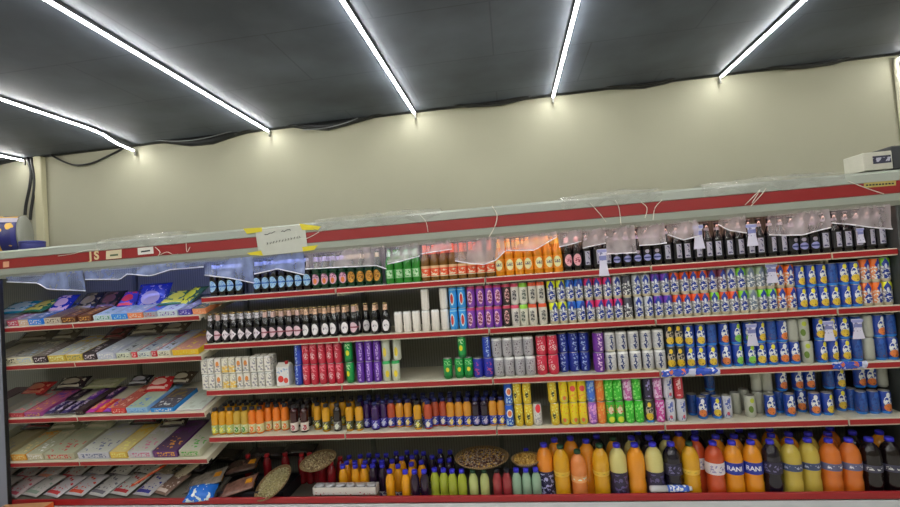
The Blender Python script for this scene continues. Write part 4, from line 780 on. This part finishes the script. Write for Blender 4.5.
# ------------------------------------------------------------------ shelf price cards hanging over the products
cardm = pmat('card', 'c9c6dc', [('rect', -.03, .03, -.02, -.004, '8f94c8'), ('scrib', -.03, .03, -.07, -.02, '7a78a0', 60, .55)], .5, coat=0)
def card(px, py0, py1, wpx, Y, ph):
    a, b_ = at(px, py0, Y), at(px + .6, py1, Y); h = a.z - b_.z; w = abs(at(px + wpx / 2, py0, Y).x - at(px - wpx / 2, py0, Y).x) / 2
    o = thing('price_card', (a.x, Y, a.z), ph, 'price card', 'fringed white price cards hanging in the case')
    MB().add([(-w, 0, 0), (w, 0, 0), (w, 0, -h * .12), (w * .72, 0, -h * .2), (w * .72, 0, -h * .55), (w * 1.05, 0, -h), (-w * 1.05, 0, -h), (-w * .72, 0, -h * .55), (-w * .72, 0, -h * .2), (-w, 0, -h * .12),
              (-w, .002, 0), (w, .002, 0), (w, .002, -h * .12), (w * .72, .002, -h * .2), (w * .72, .002, -h * .55), (w * 1.05, .002, -h), (-w * 1.05, .002, -h), (-w * .72, .002, -h * .55), (-w * .72, .002, -h * .2), (-w, .002, -h * .12)],
             [(0, 9, 8, 7, 6, 5, 4, 3, 2, 1), tuple(range(10, 20))] + [(j, (j + 1) % 10, 10 + (j + 1) % 10, 10 + j) for j in range(10)]).build('card_body', cardm, o)
    MB().box(-w * .7, w * .7, -.0012, -.0002, -h * .42, -h * .25).build('printed_band', mat('card_band', '8488c4', .5), o)
card(602, 249, 276, 10, -.016, 'tall white and blue card hanging over the top shelf rail')
card(697.5, 225, 249, 11, -.02, 'fringed white card before the black bottles, left of the middle one'); card(751, 224, 246, 11, -.02, 'fringed white card before the black bottles, middle one'); card(860, 228, 243, 8, -.02, 'fringed white card before the black bottles near the right end')
card(771, 264, 283, 12, .014, 'fringed white card before the second shelf cans'); card(751, 324, 346, 11, .014, 'fringed white card before the blue cans, leftmost on third shelf'); card(828, 321, 341, 11, .014, 'fringed white card before the blue cans, middle one on third shelf'); card(857, 319, 339, 12, .014, 'fringed white card before the blue cans, rightmost on third shelf')
def wrap(px0, px1, py, Y, ph, seed):
    a, b_ = at(px0, py, Y), at(px1, py - (px1 - px0) * .045, Y); random.seed(seed); o = thing('plastic_wrapper', a, ph, 'wrapper'); n = 14; pts = []
    vs = []
    for i in range(n + 1):
        p = a.lerp(b_, i / n) - a
        for dz, dy in ((.022, 0), (.008, -.010), (-.008, -.008), (-.02, 0)): vs.append((p.x, dy + random.uniform(-.004, .004) - .004, p.z + dz + random.uniform(-.004, .004)))
    MB().add(vs, [(i * 4 + j, i * 4 + j + 1, i * 4 + j + 5, i * 4 + j + 4) for i in range(n) for j in range(3)]).build('wrapper_film', pmat('wrap' + str(seed), 'b0b4cc', [('scrib', -1, 1, -.05, .05, '2c4cb8', 14, .5), ('scrib', -1, 1, -.05, .05, 'c86a4c', 26, .66)], .25), o)
wrap(661, 719, 373.5, -.012, 'crumpled blue and white wrapper lying along the third shelf rail, left one', 3); wrap(831, 866, 366, -.012, 'crumpled white wrapper on the third shelf rail near the right end', 4)
# ------------------------------------------------------------------ header signs
sg = mat('paper_white', 'bdbfb6', .6, noise=.03)
def quad(name, cs, Y, m, parent=None, th=.001, loc=None):
    P_ = [at(x, y, Y) for x, y in cs]; o0 = loc or Vector((0, 0, 0))
    vs = [tuple(q - o0) for q in P_] + [tuple(q - o0 + Vector((0, th, 0))) for q in P_]
    return MB().add(vs, [(3, 2, 1, 0), (4, 5, 6, 7), (0, 1, 5, 4), (1, 2, 6, 5), (2, 3, 7, 6), (3, 0, 4, 7)]).build(name, m, parent)
def sthing(name, cs, Y, m, ph, cat):
    c = at(sum(x for x, _ in cs) / 4, sum(y for _, y in cs) / 4, Y); o = thing(name, c, ph, cat); quad('sheet', cs, Y, m, o, loc=c); return o, c
ys = -.063
o, c = sthing('paper_sign', [(255, 229.5), (304.5, 224.5), (308, 251), (259, 256)], ys, sg, 'white handwritten paper sign fixed with yellow tape on the red header', 'sign')
tp = mat('tape_yellow', 'd5c52c', .4)
for cs in ([(243, 228.5), (262, 227.5), (262, 231.5), (247, 234)], [(299, 223.5), (321, 226.5), (318, 230), (302, 230)], [(247, 253), (261, 250.5), (263, 255.5), (250, 255)], [(302, 247), (318, 245), (314, 250), (303, 251.5)]): quad('yellow_tape', cs, ys - .002, tp, o, loc=c)
ink = mat('ink_black', '2a2c30', .6); g = MB(); random.seed(5)
def stroke(pxs, r=.0022): g.tube([at(x, y, ys - .002) - c for x, y in pxs], r, 5)
for x0, y0, n_, dx, amp in ((264.5, 234, 7, 1.8, 1.3), (281.5, 231.5, 7, 1.6, 1.2)):
    stroke([(x0 + i * dx + random.uniform(-.4, .4), y0 - i * .3 + random.uniform(-amp, amp) * .7) for i in range(n_)])
for i in range(11):
    x0 = 267 + i * 3.0; y0 = 243.5 - i * .62; stroke([(x0, y0 + 1.2), (x0 + random.uniform(.2, 1.2), y0), (x0 + random.uniform(-.3, 1.3), y0 - 1.1)], .0019)
stroke([(299, 236), (300.5, 237.5), (298.5, 238)], .002)
g.build('handwriting', ink, o)
o, c = sthing('price_sticker_label', [(106, 251), (121.5, 249.3), (121.5, 258), (106, 259.5)], -.058, mat('sticker_cream', 'cfc3a4', .6), 'cream sticker on the red header, left of two near the J mark', 'sticker')
quad('printed_line', [(110, 254.6), (118, 253.8), (118, 255.6), (110, 256.4)], -.0585, mat('ink_green', '5a6a50', .6), o, loc=c)
o, c = sthing('price_sticker_label', [(137.5, 248), (153, 246.5), (153.5, 253.5), (138, 255)], -.058, mat('sticker_white', 'd8d6d0', .6), 'white sticker on the red header, right of two near the J mark', 'sticker')
quad('printed_line', [(141, 251), (150, 249.8), (150, 251.3), (141, 252.6)], -.0585, ink, o, loc=c)
o, c = sthing('maker_label', [(864, 182.5), (896, 180.3), (896, 185.3), (864, 188)], -.058, mat('sticker_olive', 'b5a45c', .6), 'yellowish printed label at the right end of the red header', 'sticker')
g = MB()
for i in range(9): x0 = 866 + i * 3.2; g.box(*(lambda a: (a.x - c.x, a.x - c.x + .010, -.002, 0, a.z - c.z - .004, a.z - c.z + .004))(at(x0, 185.3 - i * .22, -.058)))
g.build('printed_letters', ink, o)
o, c = sthing('round_logo_sticker', [(3, 261.8), (9, 261.3), (9, 267), (3, 267.6)], -.058, mat('sticker_peach', 'd8a080', .6), 'small peach logo sticker at the left end of the red header', 'sticker')
for s, px in (('J', 90.5), ('S', 96.5)):
    me = text_mesh(s, .082, .035); me.materials.clear(); me.materials.append(mat('lettering_cream', 'd8c89a', .5)); p = at(px, 256.2 - (px - 90.5) * .09, -.058)
    o = ob('header_letter', me); o.location = p; o.rotation_euler = (R(90), 0, 0); tag(o, f'cream letter {s} on the left part of the red header', 'letter')
# things on top of the case
TOP = 2.0252
x0, x1, x2 = at(846, 165, .0).x, at(864, 165, .0).x, at(893, 165, -.0).x
zt = at(878, 154, .0).z
hw = (x2 - x1) / 2; hh = max(.10, zt - TOP)
o = thing('carton_box', ((x1 + x2) / 2, .085, TOP), 'grey white carton with dark label on top of the case at right', 'box')
MB().box(-hw, hw, -.085, .07, 0, hh, .002).build('box_body', mat('carton_grey', 'bdbbae', .6, noise=.05), o)
MB().box(-hw * .35, hw * .9, -.087, -.085, hh * .35, hh * .78).build('dark_label', pmat('lbl', '2c2c40', [('scrib', -.2, .2, hh * .45, hh * .68, 'a0a0b0', 40, .5)], .5), o)
MB().box(-hw + .002, hw - .002, -.083, .068, hh, hh + .002).build('lid_flap', mat('carton_lid', 'c6c4b6', .6), o)
o = thing('dark_box', (x2 + .09, .14, TOP), 'dark box at the right end on top of the case', 'box'); MB().box(-.06, .06, -.1, .1, 0, .13, .003).build('box_body', mat('dkbox', '3a3c40', .5), o); MB().box(-.055, .055, -.095, .095, .13, .134).build('lid', mat('dklid', '484a4e', .5), o)
p = at(24, 226, .35); rr = .150
o = thing('round_drum', (p.x, .36, TOP + rr + .001), 'blue and yellow drum lying on its side with grey end, top left', 'drum', rot=(0, R(-90), R(34)))
MB().lathe([(rr, .01), (rr, .55)], 40).build('printed_side', pmat('drum', '20215c', [('band', .0, .05, '26286c'), ('band', .12, .17, 'd0a23a'), ('scrib', -.2, .2, .02, .6, 'd0a23a', 7, .6), ('rect', .09, .13, 0, .8, 'b8b0c0')], .35), o)
MB().lathe([(rr * .5, -.012), (rr * .94, -.012), (rr * 1.02, 0), (rr * 1.02, .014)], 40).build('end_cap', mat('drum_cap', '8d8f86', .5), o)
p = at(35, 242, .2); o = thing('tape_roll', (p.x, .18, TOP), 'dark blue round tin beside the drum on top of the case', 'tin'); MB().lathe([(.075, 0), (.078, .004), (.078, .055), (.074, .06)], 28).build('tin_body', mat('tin_blue', '2a2f74', .4), o); MB().lathe([(.08, .052), (.08, .064), (.074, .067), (.02, .067)], 28).build('tin_lid', mat('tin_lid', '343a86', .4), o)
# ------------------------------------------------------------------ transparent plastic sheets hanging under the canopy
def sheet(pts, m, ph, hem=True, Y=-.045):
    xs = [p[0] for p in pts]; n = max(8, int((xs[-1] - xs[0]) / 3)); cols = []; A0 = at(xs[0], pts[0][1], Y).x; A1 = at(xs[-1], pts[-1][1], Y).x
    B = [at(x, y, Y) for x, y in pts]
    base = Vector(((A0 + A1) / 2, Y, 1.815)); o = thing('plastic_sheet', base, ph, 'plastic sheet', 'clear plastic sheets hanging under the canopy')
    rows = 6; vs = []; bot = []
    for i in range(n + 1):
        x = A0 + (A1 - A0) * i / n
        for a, b_ in zip(B, B[1:]):
            if a.x <= x <= b_.x + 1e-6: zb = a.z + (b_.z - a.z) * (x - a.x) / (b_.x - a.x); break
        else: zb = B[-1].z
        for j in range(rows + 1):
            t = j / rows; z = 1.83 + (zb - 1.83) * t
            y = -.0 + .012 * math.sin(x * 9 + j * .5) * t + .004 * math.sin(x * 31 + j * 1.1) * t
            vs.append((x - base.x, y, z - base.z))
        bot.append(vs[-1])
    me = MB().add(vs, [(i * (rows + 1) + j, i * (rows + 1) + j + 1, (i + 1) * (rows + 1) + j + 1, (i + 1) * (rows + 1) + j) for i in range(n) for j in range(rows)], True).build('film', m, o)
    if hem: MB().tube([Vector(b_) for b_ in bot], .0035, 5).build('hem', hemm, o)
hemm = mat('hem_white', 'eceaf6', .3)
sb = sheet_mat('film_blue_lit', 'b4c6ff', .38, .15); spk = sheet_mat('film_pink_lit', 'ecdde3', .31, .15)  # clear film; lamp light painted into its colour, blue at left, pink at right
sheet([(6, 282), (40, 283), (48, 289), (84, 291)], sb, 'clear sheet at the far left of the canopy', True); sheet([(84, 279.5), (100, 279.5), (121, 279.5), (128, 274), (150, 275.8), (170, 269.5), (204, 267)], sb, 'clear sheet hanging over the big blue snack bag')
sheet([(205, 275), (228, 277.5), (254, 283)], sb, 'clear sheet before the first dark beer bottles'); sheet([(254, 274), (277, 268.7), (305, 274.8)], sb, 'clear sheet before the beer bottles with pale blue-lit labels at the sign')
sheet([(306, 269), (334, 267.5), (376, 265.5), (386, 269)], spk, 'clear sheet before the green beer bottles'); sheet([(387, 264), (398, 262), (420, 256)], spk, 'clear sheet before the bright green bottles')
sheet([(421, 254), (437, 251.5), (452, 249)], spk, 'clear sheet before the first amber bottles'); sheet([(455, 261), (470, 263.5), (484, 264.5), (496, 260), (505, 251)], spk, 'clear sheet before the amber bottles, drooping corner')
sheet([(506, 250.5), (534, 250.3), (557, 236.8)], spk, 'clear sheet before the golden bottles'); sheet([(559, 247), (570, 244.5), (582, 241)], spk, 'clear sheet before the pink labelled bottles'); sheet([(583, 248), (606, 243)], spk, 'clear sheet left of the square one before the black bottles')
sheet([(607, 254), (622, 253.3), (637, 252.5)], spk, 'square clear sheet before the small blue label bottles'); sheet([(639, 245.5), (655, 244.5), (666, 243)], spk, 'clear sheet right of the square one'); sheet([(667, 235), (683, 240), (699, 236)], spk, 'clear sheet left of the fringed card')
sheet([(719, 224), (730, 230), (747, 233)], spk, 'clear sheet between the first two fringed cards'); sheet([(769, 235), (785, 235.5), (802, 235), (820, 230), (831, 227.5)], spk, 'wide clear sheet with straight hem at right'); sheet([(832, 223), (850, 224), (870, 227), (893, 229)], spk, 'clear sheet at the far right of the canopy')
# white strings and tape strands on the header
strm = mat('string_white', 'd8d4c8', .4)
def strand(pxs, ph, r=.0022): cable(pxs, -.0612, r, strm, 'plastic_strand', ph, 'strand', 5)
strand([(58, 256), (72, 254), (80, 252), (88, 250), (100, 250)], 'pale strand trailing over the header above the J mark'); strand([(155, 247), (160, 252), (158, 256)], 'pale strand by the white header sticker'); strand([(160, 255), (167, 252), (173, 254.5), (178, 254)], 'pale squiggle on the header left of the sign', .0018)
strand([(186, 243), (187, 252), (190, 247)], 'short pale strand on the header between stickers and sign'); strand([(262, 231), (285, 228), (300, 225)], 'pale strand over the top of the paper sign'); strand([(296, 231), (297, 236), (303, 239), (310, 237), (319, 232)], 'pale curl at the right edge of the paper sign')
strand([(420, 215), (426, 222), (428, 232)], 'pale strand curving over the header at the green bottles'); strand([(492, 206), (497, 215), (495, 226), (489, 237)], 'bright loop of strand over the header at the amber bottles', .003); strand([(590, 203), (600, 214), (606, 222)], 'pale strand on the header above the square sheet')
strand([(615, 200), (619, 208), (621, 225)], 'vertical pale strand on the header above the square sheet'); strand([(641, 202), (647, 208), (645, 218)], 'curved pale strand on the header, middle right'); strand([(662, 200), (655, 208), (653, 220)], 'curved pale strand on the header, right of the middle one')
strand([(745, 205), (755, 195), (760, 190), (752, 203)], 'looped pale strand left of the right third of the header'); strand([(750, 207), (762, 194), (766, 188)], 'thin diagonal strand at the right third of the header'); strand([(848, 181), (866, 188), (884, 194)], 'diagonal pale strand under the yellowish label')
# loose film lying on top of the canopy
film = sheet_mat('film_top', 'b4b5ac', .30)
for k, (p0, p1, ph) in enumerate([(100, 190, 'clear film draped over the canopy top above the stickers'), (315, 440, 'clear film draped over the canopy top right of the sign'), (560, 660, 'clear film draped over the canopy top at the middle'), (700, 840, 'clear film draped over the canopy top at right')]):
    x0, x1 = xat(p0, -.03, 2.04), xat(p1, -.03, 2.04); o = thing('loose_film', ((x0 + x1) / 2, 0, 2.015), ph, 'plastic film'); n = 24; vs = []
    random.seed(k)
    hs = [random.uniform(.0, .018) for _ in range(n + 1)]
    for i in range(n + 1):
        x = -(x1 - x0) / 2 + (x1 - x0) * i / n; e = math.sin(math.pi * i / n)
        for y, z in ((.25, .014), (.08, .016), (.0, .02 + hs[i] * e), (-.058, .0 + hs[i] * .3 * e), (-.066, -.05 - .02 * math.sin(i))): vs.append((x, y, z))
    MB().add(vs, [(i * 5 + j, i * 5 + j + 1, i * 5 + j + 6, i * 5 + j + 5) for i in range(n) for j in range(4)], True).build('film_fold', film, o)
# ------------------------------------------------------------------ labels
rows = {}
for r_ in REG: rows.setdefault((r_[1], r_[2]), []).append(r_)
for (ph, row), L_ in rows.items():
    L_.sort(key=lambda q: q[4])
    for i, (o, _, _, cat, x, grp) in enumerate(L_):
        s = f'{ph}, {row}' if len(L_) == 1 else f'{ph}, {ordn(i)} from left, {row}'
        o['label'] = s; o['category'] = cat; o['group'] = grp
        if len(s.replace(',', '').split()) > 16: print('LONG', s)
# ------------------------------------------------------------------ world, view
w = bpy.data.worlds.new('world'); sc.world = w; w.use_nodes = True; w.node_tree.nodes['Background'].inputs[0].default_value = (.8, .85, 1, 1); w.node_tree.nodes['Background'].inputs[1].default_value = .05
sc.view_settings.view_transform = 'Standard'; sc.view_settings.look = 'None'; sc.view_settings.gamma = 1; sc.view_settings.exposure = 0.12
